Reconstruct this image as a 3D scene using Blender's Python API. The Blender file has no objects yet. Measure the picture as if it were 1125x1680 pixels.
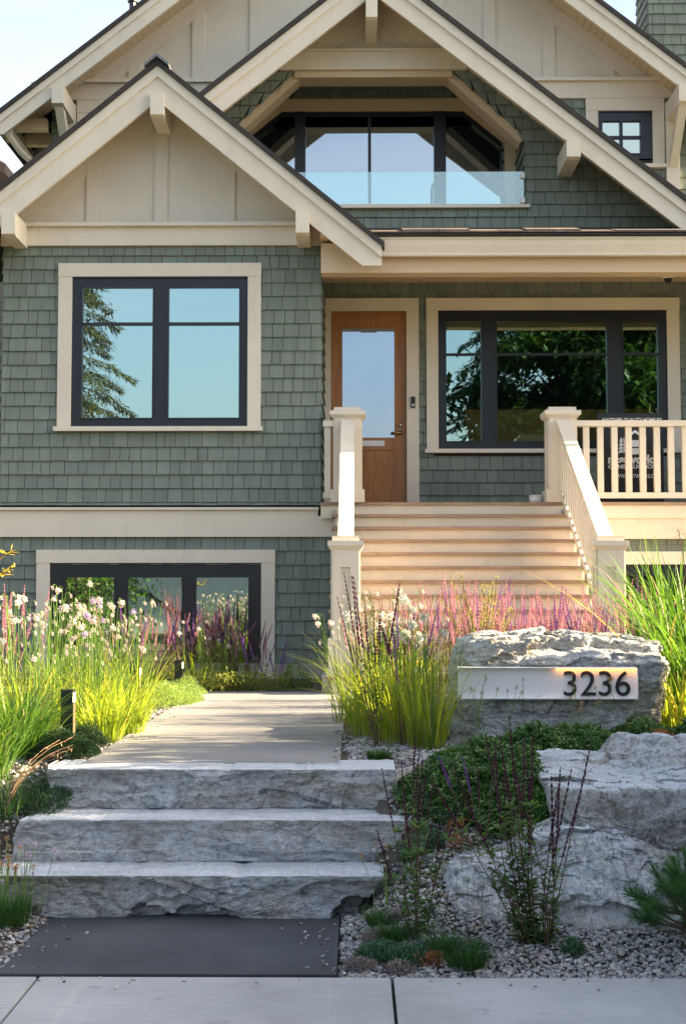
import bpy, math, random
from mathutils import Vector, Matrix, noise, Quaternion
R = random.Random(11)
rad = math.radians
C = bpy.context.scene.collection
# ------------------------------------------------------------------ camera, sky, sun
F_PX = 2190.0; EYE = 1.55
YAW = math.atan(21.5 / F_PX); PITCH = math.atan(132 / F_PX)
sc = bpy.context.scene
cam = bpy.data.objects.new('camera', bpy.data.cameras.new('camera')); C.objects.link(cam)
cam.location = (0, 0, EYE); cam.rotation_euler = (math.pi / 2 + PITCH, 0, YAW)
cam.data.sensor_fit = 'VERTICAL'; cam.data.sensor_height = 36; cam.data.sensor_width = 24
cam.data.lens = F_PX / 1680 * 36; cam.data.clip_end = 2000; cam.data.clip_start = 0.05
sc.camera = cam
SUN_EL, SUN_AZ = 25.0, 4.5           # azimuth measured from +X towards +Y (the back of the house)
w = bpy.data.worlds.new('World'); sc.world = w; w.use_nodes = True
nt = w.node_tree; bg = nt.nodes['Background']
sky = nt.nodes.new('ShaderNodeTexSky'); sky.sky_type = 'NISHITA'; sky.sun_disc = False
sky.sun_elevation = rad(SUN_EL); sky.sun_rotation = rad(90 - SUN_AZ); sky.air_density = 1.0; sky.dust_density = 4.0; sky.ozone_density = 1.0
hs_ = nt.nodes.new('ShaderNodeHueSaturation'); hs_.inputs['Saturation'].default_value = 1.0; hs_.inputs['Value'].default_value = 1.0; nt.links.new(sky.outputs[0], hs_.inputs['Color'])
h2_ = nt.nodes.new('ShaderNodeHueSaturation'); h2_.inputs['Saturation'].default_value = .22; h2_.inputs['Value'].default_value = 1.12; nt.links.new(sky.outputs[0], h2_.inputs['Color'])
tcw = nt.nodes.new('ShaderNodeTexCoord'); mpw = nt.nodes.new('ShaderNodeMapping'); mpw.inputs['Scale'].default_value = (1, 1, 2.2); nt.links.new(tcw.outputs['Generated'], mpw.inputs[0])
nz_w = nt.nodes.new('ShaderNodeTexNoise'); nz_w.inputs['Scale'].default_value = 2.1; nz_w.inputs['Detail'].default_value = 6; nz_w.inputs['Distortion'].default_value = .6; nt.links.new(mpw.outputs[0], nz_w.inputs[0])
rp_w = nt.nodes.new('ShaderNodeValToRGB'); rp_w.color_ramp.elements[0].position = .42; rp_w.color_ramp.elements[1].position = .74; nt.links.new(nz_w.outputs[0], rp_w.inputs[0])
mxw = nt.nodes.new('ShaderNodeMix'); mxw.data_type = 'RGBA'; nt.links.new(rp_w.outputs[0], mxw.inputs[0]); nt.links.new(hs_.outputs[0], mxw.inputs[6]); nt.links.new(h2_.outputs[0], mxw.inputs[7])
nt.links.new(mxw.outputs[2], bg.inputs[0]); bg.inputs[1].default_value = 0.06
sd = Vector((math.cos(rad(SUN_EL)) * math.cos(rad(SUN_AZ)), math.cos(rad(SUN_EL)) * math.sin(rad(SUN_AZ)), math.sin(rad(SUN_EL))))
sl = bpy.data.lights.new('sun', 'SUN'); sl.energy = 5.0; sl.angle = rad(0.5); sl.color = (1.0, 0.78, 0.50)
so = bpy.data.objects.new('sun', sl); C.objects.link(so); so.rotation_euler = sd.to_track_quat('Z', 'Y').to_euler(); so.location = (20, 10, 20)
vs = sc.view_settings; vs.view_transform = 'Standard'; vs.look = 'None'; vs.gamma = 1; vs.exposure = 2.9
sc.cycles.max_bounces = 10; sc.cycles.diffuse_bounces = 5; sc.cycles.transparent_max_bounces = 16

# ------------------------------------------------------------------ measuring helpers
_F = (-math.sin(YAW) * math.cos(PITCH), math.cos(YAW) * math.cos(PITCH), math.sin(PITCH))
_R = (math.cos(YAW), math.sin(YAW), 0)
_U = (_R[1] * _F[2], -_R[0] * _F[2], _R[0] * _F[1] - _R[1] * _F[0])
def ray(px, py):
    a = (px - 562.5) / F_PX; b = (840 - py) / F_PX
    return [_F[i] + a * _R[i] + b * _U[i] for i in range(3)]
def W(px, py, d):                     # photo measurement -> (x, z) on the vertical plane y = d
    r = ray(px, py); k = d / r[1]; return r[0] * k, EYE + r[2] * k
def X(px, d, py=700): return W(px, py, d)[0]
def Z(py, d, px=600): return W(px, py, d)[1]
def RC(x0, y0, x1, y1, d):            # rectangle on plane d: x0, x1, z0, z1
    ym = (y0 + y1) / 2; xm = (x0 + x1) / 2
    return X(x0, d, ym), X(x1, d, ym), Z(y1, d, xm), Z(y0, d, xm)
def smooth(t): t = max(0, min(1, t)); return t * t * (3 - 2 * t)

# ------------------------------------------------------------------ materials
def newmat(name):
    m = bpy.data.materials.new(name); m.use_nodes = True
    n = m.node_tree.nodes; b = n['Principled BSDF']
    return m, m.node_tree, b
def nd(t, typ, **kw):
    n = t.nodes.new('ShaderNode' + typ)
    for k, v in kw.items(): setattr(n, k, v)
    return n
def coords(t, scale=(1, 1, 1), rot=(0, 0, 0)):
    tc = nd(t, 'NewGeometry'); mp = nd(t, 'Mapping'); mp.inputs['Scale'].default_value = scale; mp.inputs['Rotation'].default_value = rot
    t.links.new(tc.outputs['Position'], mp.inputs['Vector']); return mp.outputs[0]
def tex(t, vec, scale, detail=4, rough=.55, dist=0):
    n = nd(t, 'TexNoise'); n.inputs['Scale'].default_value = scale; n.inputs['Detail'].default_value = detail
    n.inputs['Roughness'].default_value = rough; n.inputs['Distortion'].default_value = dist
    t.links.new(vec, n.inputs['Vector']); return n.outputs[0]
def ramp(t, fac, stops, interp='LINEAR'):
    r = nd(t, 'ValToRGB'); r.color_ramp.interpolation = interp; e = r.color_ramp.elements
    while len(e) < len(stops): e.new(.5)
    for i, (p, c) in enumerate(stops): e[i].position = p; e[i].color = (*c, 1) if len(c) == 3 else c
    t.links.new(fac, r.inputs[0]); return r.outputs[0]
def mixc(t, fac, a, b, mode='MIX'):
    m = nd(t, 'Mix', data_type='RGBA', blend_type=mode)
    for s, v in ((0, fac), (6, a), (7, b)):
        if hasattr(v, 'is_output'): t.links.new(v, m.inputs[s])
        else: m.inputs[s].default_value = v if s == 0 else (*v, 1)
    return m.outputs[2]
def bump(t, b, h, strength, dist=.01):
    n = nd(t, 'Bump'); n.inputs['Strength'].default_value = strength; n.inputs['Distance'].default_value = dist
    t.links.new(h, n.inputs['Height']); t.links.new(n.outputs[0], b.inputs['Normal'])
def sc3(c, k): return tuple(min(1, v * k) for v in c)
def paint(name, col, rough=.5, var=.10, scale=2.5, island=0., bs=0., bscale=120, stretch=(1, 1, 1), metal=0., spec=.4, dirt=0.):
    m, t, b = newmat(name); v = coords(t, stretch)
    c = ramp(t, tex(t, v, scale, 5, .6), [(.3, sc3(col, 1 - var)), (.7, sc3(col, 1 + var))])
    if island:
        g = nd(t, 'NewGeometry'); c = mixc(t, 1., c, ramp(t, g.outputs['Random Per Island'], [(0, (1 - island,) * 3), (.5, (1, 1, 1)), (1, (1 + island * .8,) * 3)]), 'MULTIPLY')
    if dirt:
        d = ramp(t, tex(t, coords(t, (1, 1, .25)), 6, 6, .7), [(.52, (0, 0, 0)), (.75, (1, 1, 1))]); c = mixc(t, d, c, sc3(col, 1 - dirt))
    t.links.new(c, b.inputs['Base Color']); b.inputs['Roughness'].default_value = rough; b.inputs['Metallic'].default_value = metal
    b.inputs['Specular IOR Level'].default_value = spec
    if bs: bump(t, b, tex(t, v, bscale, 3), bs, .004)
    return m
def leafmat(name, c0, c1, c2=None, trans=.45, rough=.5, tcol=None, straw=None):
    m, t, b = newmat(name); g = nd(t, 'NewGeometry')
    stops = [(0, c0), (.6, c1)] + ([(.9 if straw else 1, c2)] if c2 else []) + ([(.93, straw)] if straw else [])
    c = ramp(t, g.outputs['Random Per Island'], stops)
    n = ramp(t, tex(t, coords(t), 1.6, 3), [(.3, (.75,) * 3), (.7, (1.2,) * 3)]); c = mixc(t, 1., c, n, 'MULTIPLY')
    t.links.new(c, b.inputs['Base Color']); b.inputs['Roughness'].default_value = rough; b.inputs['Specular IOR Level'].default_value = .25
    tr = nd(t, 'BsdfTranslucent'); c2_ = mixc(t, 1., c, tcol or (1.35, 1.25, .6), 'MULTIPLY'); t.links.new(c2_, tr.inputs[0])
    mx = nd(t, 'MixShader'); mx.inputs[0].default_value = trans
    t.links.new(b.outputs[0], mx.inputs[1]); t.links.new(tr.outputs[0], mx.inputs[2])
    t.links.new(mx.outputs[0], t.nodes['Material Output'].inputs[0]); return m
def emit(name, col, s):
    m, t, b = newmat(name); b.inputs['Base Color'].default_value = (*col, 1); b.inputs['Emission Color'].default_value = (*col, 1); b.inputs['Emission Strength'].default_value = s
    return m
def glassmat(name, tint, refl, dark=(.006, .008, .009), see=0.):
    m, t, b = newmat(name); b.inputs['Base Color'].default_value = (*dark, 1); b.inputs['Roughness'].default_value = .3
    g = nd(t, 'BsdfGlossy'); g.inputs['Color'].default_value = (*tint, 1); g.inputs['Roughness'].default_value = .0
    wv = tex(t, coords(t), 1.3, 2); bn = nd(t, 'Bump'); bn.inputs['Strength'].default_value = .045; bn.inputs['Distance'].default_value = .02
    t.links.new(wv, bn.inputs['Height']); t.links.new(bn.outputs[0], g.inputs['Normal'])
    base = b.outputs[0]
    if see:
        tp = nd(t, 'BsdfTransparent'); m0 = nd(t, 'MixShader'); m0.inputs[0].default_value = see
        t.links.new(base, m0.inputs[1]); t.links.new(tp.outputs[0], m0.inputs[2]); base = m0.outputs[0]
    mx = nd(t, 'MixShader'); mx.inputs[0].default_value = refl
    t.links.new(base, mx.inputs[1]); t.links.new(g.outputs[0], mx.inputs[2]); t.links.new(mx.outputs[0], t.nodes['Material Output'].inputs[0])
    return m
def stonemat(name, lo, hi, band_rot=(0, .35, 0), band=(1.2, 1.2, 5), rust=.25, top=None):
    m, t, b = newmat(name); v = coords(t, band, band_rot); p = coords(t)
    n1 = tex(t, v, 1.7, 9, .70, 2.2); n2 = tex(t, p, 38, 6, .7); n3 = tex(t, p, 2.2, 5, .6)
    mid = tuple((a + c) / 2 for a, c in zip(lo, hi))
    c = ramp(t, n1, [(.30, lo), (.44, mid), (.52, hi), (.60, mid), (.74, sc3(lo, .85))])
    c = mixc(t, .75, c, ramp(t, n2, [(.32, (.50, .50, .50)), (.5, (1, 1, 1)), (.70, (1.45, 1.45, 1.42))]), 'MULTIPLY')
    veins = tex(t, coords(t, (band[0] * .8, band[1], band[2] * 1.5), band_rot), 1.3, 6, .6, 2.0)
    c = mixc(t, ramp(t, veins, [(.475, (0, 0, 0)), (.5, (.75, .75, .75)), (.525, (0, 0, 0))]), c, (.62, .63, .62))
    wv = nd(t, 'VectorMath', operation='ADD'); ns = nd(t, 'TexNoise'); ns.inputs['Scale'].default_value = 3.5; ns.inputs['Detail'].default_value = 4; t.links.new(p, ns.inputs['Vector'])
    sv = nd(t, 'VectorMath', operation='SCALE'); sv.inputs['Scale'].default_value = .55; t.links.new(ns.outputs['Color'], sv.inputs[0]); t.links.new(coords(t, (.8, .8, 1.6), band_rot), wv.inputs[0]); t.links.new(sv.outputs[0], wv.inputs[1])
    vo = nd(t, 'TexVoronoi', feature='DISTANCE_TO_EDGE'); vo.inputs['Scale'].default_value = 2.6; t.links.new(wv.outputs[0], vo.inputs['Vector'])
    ck = ramp(t, vo.outputs['Distance'], [(0, (.8, .8, .8)), (.005, (.5,) * 3), (.012, (0, 0, 0))]); ckm = mixc(t, 1., ck, ramp(t, tex(t, p, 1.7, 3), [(.54, (0, 0, 0)), (.62, (.8,) * 3)]), 'MULTIPLY')
    c = mixc(t, ckm, c, sc3(lo, .28))
    pit = tex(t, coords(t, (1, 1, 1.6)), 16, 7, .75); c = mixc(t, .9, c, ramp(t, pit, [(.33, (.50, .48, .46)), (.44, (1, 1, 1)), (.62, (1.12, 1.12, 1.12)), (.72, (1.35, 1.35, 1.34))]), 'MULTIPLY')
    if rust:
        c = mixc(t, ramp(t, tex(t, coords(t, (1, 1, 3)), 3.1, 6, .75), [(.60, (0, 0, 0)), (.75, (rust * 2.2,) * 3)]), c, (.17, .11, .06))
    c = mixc(t, ramp(t, n3, [(.5, (0, 0, 0)), (.8, (.45,) * 3)]), c, sc3(lo, .6))
    hv = tex(t, coords(t, (1, 1, 1.8), band_rot), 1.5, 5, .65, 1.); c = mixc(t, 1., c, ramp(t, hv, [(.36, (.80, .76, .68)), (.48, (1, 1, 1)), (.62, (.95, 1.0, 1.06)), (.72, (1.2, 1.2, 1.2))]), 'MULTIPLY')
    if top:                                          # upward faces are paler and bluer than the sides
        g = nd(t, 'NewGeometry'); s = nd(t, 'SeparateXYZ'); t.links.new(g.outputs['True Normal'], s.inputs[0])
        f = ramp(t, s.outputs[2], [(.80, (0, 0, 0)), (.95, (1, 1, 1))])
        c = mixc(t, f, c, mixc(t, 1., ramp(t, tex(t, p, 55, 5, .7), [(.3, sc3(top, .72)), (.7, sc3(top, 1.25))]), ramp(t, tex(t, coords(t, (1, 3, 1)), 2.5, 5, .7), [(.35, (.75,) * 3), (.7, (1.15,) * 3)]), 'MULTIPLY'))
    t.links.new(c, b.inputs['Base Color']); b.inputs['Roughness'].default_value = .85; b.inputs['Specular IOR Level'].default_value = .25
    ad = nd(t, 'Math', operation='ADD'); t.links.new(tex(t, v, 6, 8, .7, .8), ad.inputs[0]); t.links.new(n2, ad.inputs[1])
    a2 = nd(t, 'Math', operation='ADD'); t.links.new(ad.outputs[0], a2.inputs[0]); t.links.new(pit, a2.inputs[1]); a3 = nd(t, 'Math', operation='SUBTRACT'); t.links.new(a2.outputs[0], a3.inputs[0]); t.links.new(ckm, a3.inputs[1]); ad = a3
    bump(t, b, ad.outputs[0], .8, .022); return m

M = {}
M['shingle'] = paint('sage_shingle', (.166, .197, .165), .75, .12, 1.2, island=.13, bs=.35, bscale=60, stretch=(9, 9, .6), dirt=.12)
M['underlay'] = paint('dark_joint', (.03, .035, .03), .9)
M['cream'] = paint('cream_paint', (.66, .595, .485), .5, .06, 1.2, dirt=.10, bs=.05, bscale=30)
M['cream2'] = paint('cream_panel', (.60, .55, .46), .55, .05, 1.2, bs=.05, bscale=30)
M['tgsoffit'] = paint('soffit_board', (.58, .45, .30), .55, .06, 3, stretch=(.3, 8, 8))
M['black'] = paint('black_frame', (.012, .014, .020), .35, .1, spec=.5)
M['roof'] = paint('charcoal_roof', (.040, .036, .034), .85, .25, 12, bs=.3, bscale=80)
M['roofedge'] = paint('roof_tab', (.11, .085, .07), .6, .3, 6, island=.4)
M['metalcap'] = paint('ridge_metal', (.20, .20, .20), .4, .1, metal=.6)
M['glass'] = glassmat('window_glass', (.70, .90, .84), .58)
M['glass_low'] = glassmat('low_window_glass', (.72, .86, .80), .55)
M['glass_porch'] = glassmat('porch_glass', (.60, .83, .78), .38, see=.95)
M['glass_up'] = glassmat('upper_glass', (.72, .85, .95), .50)
M['doorglass'] = glassmat('door_glass', (.72, .84, .98), .45)
M['rail_glass'] = None
M['deckwood'] = paint('deck_board', (.30, .205, .14), .6, .22, 5, island=.15, stretch=(.6, 6, 6), bs=.2, bscale=40, dirt=.25)
M['concrete'] = None
M['steel'] = paint('satin_steel', (.55, .53, .50), .3, .05, metal=.9)
M['brass'] = paint('aged_brass', (.35, .25, .11), .35, .05, metal=.9)
M['white'] = paint('white_plastic', (.75, .73, .70), .5, .04)
M['boardblack'] = paint('sign_black', (.022, .022, .024), .5, .05)
M['foundation'] = paint('foundation_render', (.36, .33, .28), .9, .12, 5, bs=.3)
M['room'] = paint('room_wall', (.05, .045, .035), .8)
M['ochre'] = paint('ochre_board', (.62, .42, .11), .6, .12, 4)
def wood():
    m, t, b = newmat('fir_door'); v = coords(t, (14, 14, .9)); n = tex(t, v, 1.6, 7, .65, .8)
    c = ramp(t, n, [(.25, (.23, .085, .022)), (.5, (.36, .145, .04)), (.75, (.44, .195, .06))])
    t.links.new(c, b.inputs['Base Color']); b.inputs['Roughness'].default_value = .38; bump(t, b, n, .05); return m
M['fir'] = wood()
def railglass():
    m, t, b = newmat('balustrade_glass'); tp = nd(t, 'BsdfTransparent'); tp.inputs[0].default_value = (.80, .93, .92, 1)
    g = nd(t, 'BsdfGlossy'); g.inputs['Color'].default_value = (.8, .95, 1, 1); g.inputs['Roughness'].default_value = 0
    mx = nd(t, 'MixShader'); mx.inputs[0].default_value = .20
    t.links.new(tp.outputs[0], mx.inputs[1]); t.links.new(g.outputs[0], mx.inputs[2]); t.links.new(mx.outputs[0], t.nodes['Material Output'].inputs[0]); return m
M['rail_glass'] = railglass()
def conc():
    m, t, b = newmat('broom_concrete'); p = coords(t)
    c = ramp(t, tex(t, p, 1.1, 7, .65), [(.3, (.30, .30, .29)), (.7, (.45, .447, .43))])
    br = tex(t, coords(t, (1.2, 60, 1)), 4, 4, .7); c = mixc(t, .8, c, ramp(t, br, [(.3, (.74,) * 3), (.7, (1.18,) * 3)]), 'MULTIPLY')
    st = tex(t, coords(t, (9, .35, 1)), 1.4, 5, .6); c = mixc(t, ramp(t, st, [(.56, (0, 0, 0)), (.72, (.35,) * 3)]), c, (.50, .49, .46))
    sp = tex(t, p, 210, 2, .5); c = mixc(t, ramp(t, sp, [(.66, (0, 0, 0)), (.72, (.6,) * 3)]), c, (.16, .16, .15))
    sp2 = tex(t, p, 7, 3, .5); c = mixc(t, ramp(t, sp2, [(.64, (0, 0, 0)), (.74, (.55,) * 3)]), c, (.20, .20, .19))
    t.links.new(c, b.inputs['Base Color']); b.inputs['Roughness'].default_value = .9; bump(t, b, br, .35, .004); return m
M['concrete'] = conc()
def slabm(name, c0, c1, sp):
    m, t, b = newmat(name); p = coords(t)
    c = ramp(t, tex(t, p, 1.6, 8, .65), [(.3, c0), (.7, c1)])
    n = tex(t, coords(t, (3, 40, 1)), 3, 6, .7); c = mixc(t, .6, c, ramp(t, n, [(.3, (.78,) * 3), (.7, (1.2,) * 3)]), 'MULTIPLY')
    d = tex(t, p, 11, 5, .7); c = mixc(t, ramp(t, d, [(.62, (0, 0, 0)), (.8, (.4,) * 3)]), c, sp)
    t.links.new(c, b.inputs['Base Color']); b.inputs['Roughness'].default_value = .8; bump(t, b, n, .3, .004); return m
M['slab'] = slabm('charcoal_paver', (.026, .030, .035), (.060, .065, .071), (.105, .11, .115))
M['path'] = slabm('grey_paver', (.15, .15, .15), (.225, .222, .218), (.30, .295, .285))
M['stone'] = stonemat('step_stone', (.18, .19, .195), (.52, .53, .53), (0, .22, 0), (.9, .9, 3.2), rust=.30, top=(.56, .59, .62))
M['boulder'] = stonemat('boulder_stone', (.17, .168, .158), (.50, .49, .46), (.2, -.25, .1), (1.3, 1.3, 4.2), rust=.16)
M['boulder2'] = stonemat('rock_stone', (.21, .215, .22), (.62, .63, .63), (.3, .75, .4), (6, 1.2, 2.2), rust=.10)
M['boulder3'] = stonemat('slab_rock', (.13, .125, .115), (.52, .51, .49), (.2, .9, .3), (4, 1.2, 2.5), rust=.12, top=(.58, .61, .64))
M['soil'] = paint('bed_soil', (.085, .072, .055), .95, .35, 14, bs=.6, bscale=40)
M['lawn'] = paint('far_grass', (.05, .075, .03), .95, .3, 6, bs=.5, bscale=30)
M['asphalt'] = paint('asphalt', (.05, .05, .052), .9, .2, 30, bs=.4, bscale=90)
def pebm():
    m, t, b = newmat('pebble'); g = nd(t, 'NewGeometry')
    c = ramp(t, g.outputs['Random Per Island'], [(0, (.10, .105, .115)), (.22, (.21, .22, .23)), (.45, (.31, .31, .305)), (.66, (.42, .41, .39)), (.78, (.30, .22, .16)), (.86, (.52, .50, .47)), (.93, (.20, .13, .10)), (1, (.60, .59, .56))])
    c = mixc(t, .7, c, ramp(t, tex(t, coords(t), 70, 4, .7), [(.3, (.6,) * 3), (.7, (1.3,) * 3)]), 'MULTIPLY')
    t.links.new(c, b.inputs['Base Color']); b.inputs['Roughness'].default_value = .75; return m
M['pebble'] = pebm()
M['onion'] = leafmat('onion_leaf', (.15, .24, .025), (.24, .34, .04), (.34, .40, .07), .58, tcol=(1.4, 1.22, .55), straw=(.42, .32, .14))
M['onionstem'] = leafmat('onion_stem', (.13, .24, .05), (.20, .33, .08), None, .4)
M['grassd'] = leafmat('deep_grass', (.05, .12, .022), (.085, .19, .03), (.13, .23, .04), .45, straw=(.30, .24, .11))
M['headwhite'] = leafmat('pale_floret', (.62, .52, .48), (.72, .66, .62), (.50, .40, .52), .4, tcol=(1, .95, .85))
M['headlilac'] = leafmat('lilac_floret', (.36, .27, .48), (.52, .42, .60), (.62, .54, .64), .35, tcol=(1, .9, 1))
M['headgrey'] = leafmat('greygreen_floret', (.30, .36, .33), (.48, .52, .48), (.60, .60, .58), .3, tcol=(1, 1, .9))
M['headtan'] = leafmat('dry_floret', (.30, .17, .09), (.42, .27, .16), (.50, .36, .25), .25, tcol=(1, .9, .7))
M['salviapink'] = leafmat('faded_spike', (.42, .22, .25), (.52, .31, .34), (.36, .20, .36), .45, tcol=(1.15, .95, .95))
M['salviaviolet'] = leafmat('violet_spike', (.17, .08, .26), (.26, .13, .36), (.38, .20, .38), .3, tcol=(1.1, .8, 1.1))
M['salviadark'] = leafmat('dark_spike', (.075, .028, .045), (.12, .045, .07), (.17, .07, .095), .15, tcol=(1, .8, .8))
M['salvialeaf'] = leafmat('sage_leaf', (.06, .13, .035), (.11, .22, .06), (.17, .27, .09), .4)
M['salviasunlit'] = leafmat('sunlit_sage_leaf', (.12, .18, .04), (.20, .25, .06), (.28, .27, .09), .45)  # yellower, paler copy of the sage leaf: sunlight put into its colour
M['cover'] = leafmat('cover_leaf', (.025, .08, .018), (.05, .135, .03), (.15, .24, .05), .25, .30)
M['juniper'] = leafmat('juniper_leaf', (.16, .26, .09), (.24, .34, .13), (.30, .38, .16), .35)
M['conifer'] = leafmat('conifer_needle', (.020, .052, .030), (.036, .080, .042), (.055, .10, .05), .15)
M['pine'] = leafmat('pine_needle', (.035, .12, .035), (.065, .18, .055), (.10, .23, .07), .25)
M['fescue'] = leafmat('fescue_leaf', (.02, .07, .018), (.045, .12, .028), (.09, .17, .04), .25)
M['sedum'] = leafmat('blue_sedum', (.05, .115, .065), (.08, .16, .09), (.13, .20, .12), .2)
M['sedumpink'] = leafmat('pink_sedum', (.20, .15, .14), (.30, .24, .22), (.34, .32, .27), .2, tcol=(1, .9, .9))
M['rust'] = leafmat('rust_leaf', (.25, .09, .035), (.36, .15, .06), (.22, .12, .06), .3)
M['goldleaf'] = leafmat('gold_leaf', (.45, .38, .04), (.50, .45, .06), (.45, .28, .05), .5)
M['yellowshrub'] = leafmat('yellow_shrub', (.22, .26, .05), (.34, .36, .08), (.42, .42, .12), .45)
M['bark'] = paint('bark', (.10, .075, .055), .95, .25, 8, bs=.6)
M['stemred'] = paint('plum_stem', (.13, .055, .05), .7, .2)
M['tree'] = leafmat('street_tree_leaf', (.012, .035, .010), (.022, .058, .015), (.05, .09, .02), .25)
M['fir_tree'] = leafmat('street_fir_needle', (.020, .040, .014), (.045, .065, .02), (.09, .085, .03), .2)
M['copper'] = paint('brushed_plate', (.93, .91, .90), .5, .03, 3, metal=0., stretch=(1, 1, 20))
M['bollardside'] = paint('bronze_plate', (.13, .09, .05), .5)
M['led'] = emit('led_strip', (1.0, .42, .10), .9)
M['bollardled'] = emit('bollard_led', (1.0, .62, .25), 2.2)

# ------------------------------------------------------------------ mesh helpers
class MB:
    def __init__(s): s.v = []; s.f = []; s.m = []; s.mi = 0
    def add(s, vs, fs):
        n = len(s.v); s.v.extend(vs); s.f.extend([tuple(i + n for i in f) for f in fs]); s.m.extend([s.mi] * len(fs)); return s
    def box(s, x0, x1, y0, y1, z0, z1):
        vs = [(x, y, z) for z in (z0, z1) for y in (y0, y1) for x in (x0, x1)]
        return s.add(vs, [(0, 2, 3, 1), (4, 5, 7, 6), (0, 1, 5, 4), (2, 6, 7, 3), (0, 4, 6, 2), (1, 3, 7, 5)])
    def prism(s, pts, y0, y1):        # outline in x,z, extruded along y
        n = len(pts); vs = [(x, y0, z) for x, z in pts] + [(x, y1, z) for x, z in pts]
        return s.add(vs, [tuple(range(n)), tuple(range(2 * n - 1, n - 1, -1))] + [(i, n + i, n + (i + 1) % n, (i + 1) % n) for i in range(n)])
    def tprism(s, pts, x0, x1):       # outline in y,z, extruded along x
        n = len(pts); vs = [(x0, y, z) for y, z in pts] + [(x1, y, z) for y, z in pts]
        return s.add(vs, [tuple(range(n)), tuple(range(2 * n - 1, n - 1, -1))] + [(i, n + i, n + (i + 1) % n, (i + 1) % n) for i in range(n)])
    def frustum(s, cx, cy, z0, z1, a0, a1, b0=None, b1=None):
        b0 = a0 if b0 is None else b0; b1 = a1 if b1 is None else b1
        vs = [(cx + i * a0, cy + j * b0, z0) for i, j in ((-1, -1), (1, -1), (1, 1), (-1, 1))] + [(cx + i * a1, cy + j * b1, z1) for i, j in ((-1, -1), (1, -1), (1, 1), (-1, 1))]
        return s.add(vs, [(3, 2, 1, 0), (4, 5, 6, 7)] + [(i, (i + 1) % 4, 4 + (i + 1) % 4, 4 + i) for i in range(4)])
    def tube(s, pts, r, k=5, r1=None):
        r1 = r if r1 is None else r1; pts = [Vector(p) for p in pts]; n = len(pts); b = len(s.v); a = None
        for i, p in enumerate(pts):
            d = (pts[min(i + 1, n - 1)] - pts[max(i - 1, 0)]).normalized()
            a = d.orthogonal().normalized() if a is None else (a - d * a.dot(d)).normalized()
            c = d.cross(a); rr = r + (r1 - r) * i / max(1, n - 1)
            for j in range(k):
                q = p + (a * math.cos(j * 2 * math.pi / k) + c * math.sin(j * 2 * math.pi / k)) * rr; s.v.append(tuple(q))
        for i in range(n - 1):
            for j in range(k):
                s.f.append((b + i * k + j, b + i * k + (j + 1) % k, b + (i + 1) * k + (j + 1) % k, b + (i + 1) * k + j)); s.m.append(s.mi)
        s.f.append(tuple(b + j for j in range(k - 1, -1, -1))); s.f.append(tuple(b + (n - 1) * k + j for j in range(k))); s.m += [s.mi] * 2
        return s
    def ribbon(s, pts, w, side, taper=True):
        n = len(pts); b = len(s.v)
        for i, p in enumerate(pts):
            t = i / (n - 1); ww = w * (1 - t ** 2.2 * .95 if taper else 1) * (.55 + .45 * min(1, t * 4)) / 2
            s.v.append(tuple(Vector(p) - side * ww)); s.v.append(tuple(Vector(p) + side * ww))
        for i in range(n - 1): s.f.append((b + 2 * i, b + 2 * i + 1, b + 2 * i + 3, b + 2 * i + 2)); s.m.append(s.mi)
        return s
    def leaf(s, p, d, up, l, w):
        d = d.normalized(); sd_ = d.cross(up)
        sd_ = sd_.normalized() if sd_.length > 1e-4 else d.orthogonal().normalized()
        q = Vector(p); m = q + d * l * .5 + up * l * .06
        return s.add([tuple(q), tuple(m - sd_ * w / 2), tuple(q + d * l), tuple(m + sd_ * w / 2)], [(0, 1, 2, 3)])
    def build(s, name, mat, parent=None, smooth=False, mats=None, origin=None):
        me = bpy.data.meshes.new(name); o = root_of(parent)
        off = Vector(origin) if origin is not None else (Vector(o.location) if o else Vector((0, 0, 0)))
        me.from_pydata([(x - off.x, y - off.y, z - off.z) for x, y, z in s.v], [], s.f)
        for m in (mats or [mat]): me.materials.append(m)
        if mats: me.polygons.foreach_set('material_index', s.m)
        if smooth: me.polygons.foreach_set('use_smooth', [True] * len(me.polygons))
        me.update(); ob = bpy.data.objects.new(name, me); C.objects.link(ob)
        if parent: ob.parent = parent
        elif origin is not None: ob.location = origin
        return ob
def root_of(p):
    while p is not None and p.parent: p = p.parent
    return p
def tag(o, label=None, cat=None, group=None, kind=None):
    for k, v in (('label', label), ('category', cat), ('group', group), ('kind', kind)):
        if v: o[k] = v
    return o
def thing(name, loc, label, cat, group=None):
    o = bpy.data.objects.new(name, None); C.objects.link(o); o.location = loc; o.empty_display_size = .2; return tag(o, label, cat, group)
def bx(name, mat, parent, *b): return MB().box(*b).build(name, M[mat], parent)
def copy_tree(o, parent=None):
    c = o.copy(); C.objects.link(c); c.parent = parent
    for ch in list(o.children): copy_tree(ch, c)
    return c
def place(proto, loc, rz=0, s=1, label=None, sz=None):
    c = copy_tree(proto); c.location = loc; c.rotation_euler = (0, 0, rz); c.scale = (s, s, sz or s)
    if label: c['label'] = label
    return c
def drop(o):
    for ch in list(o.children): drop(ch)
    bpy.data.objects.remove(o)

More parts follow.
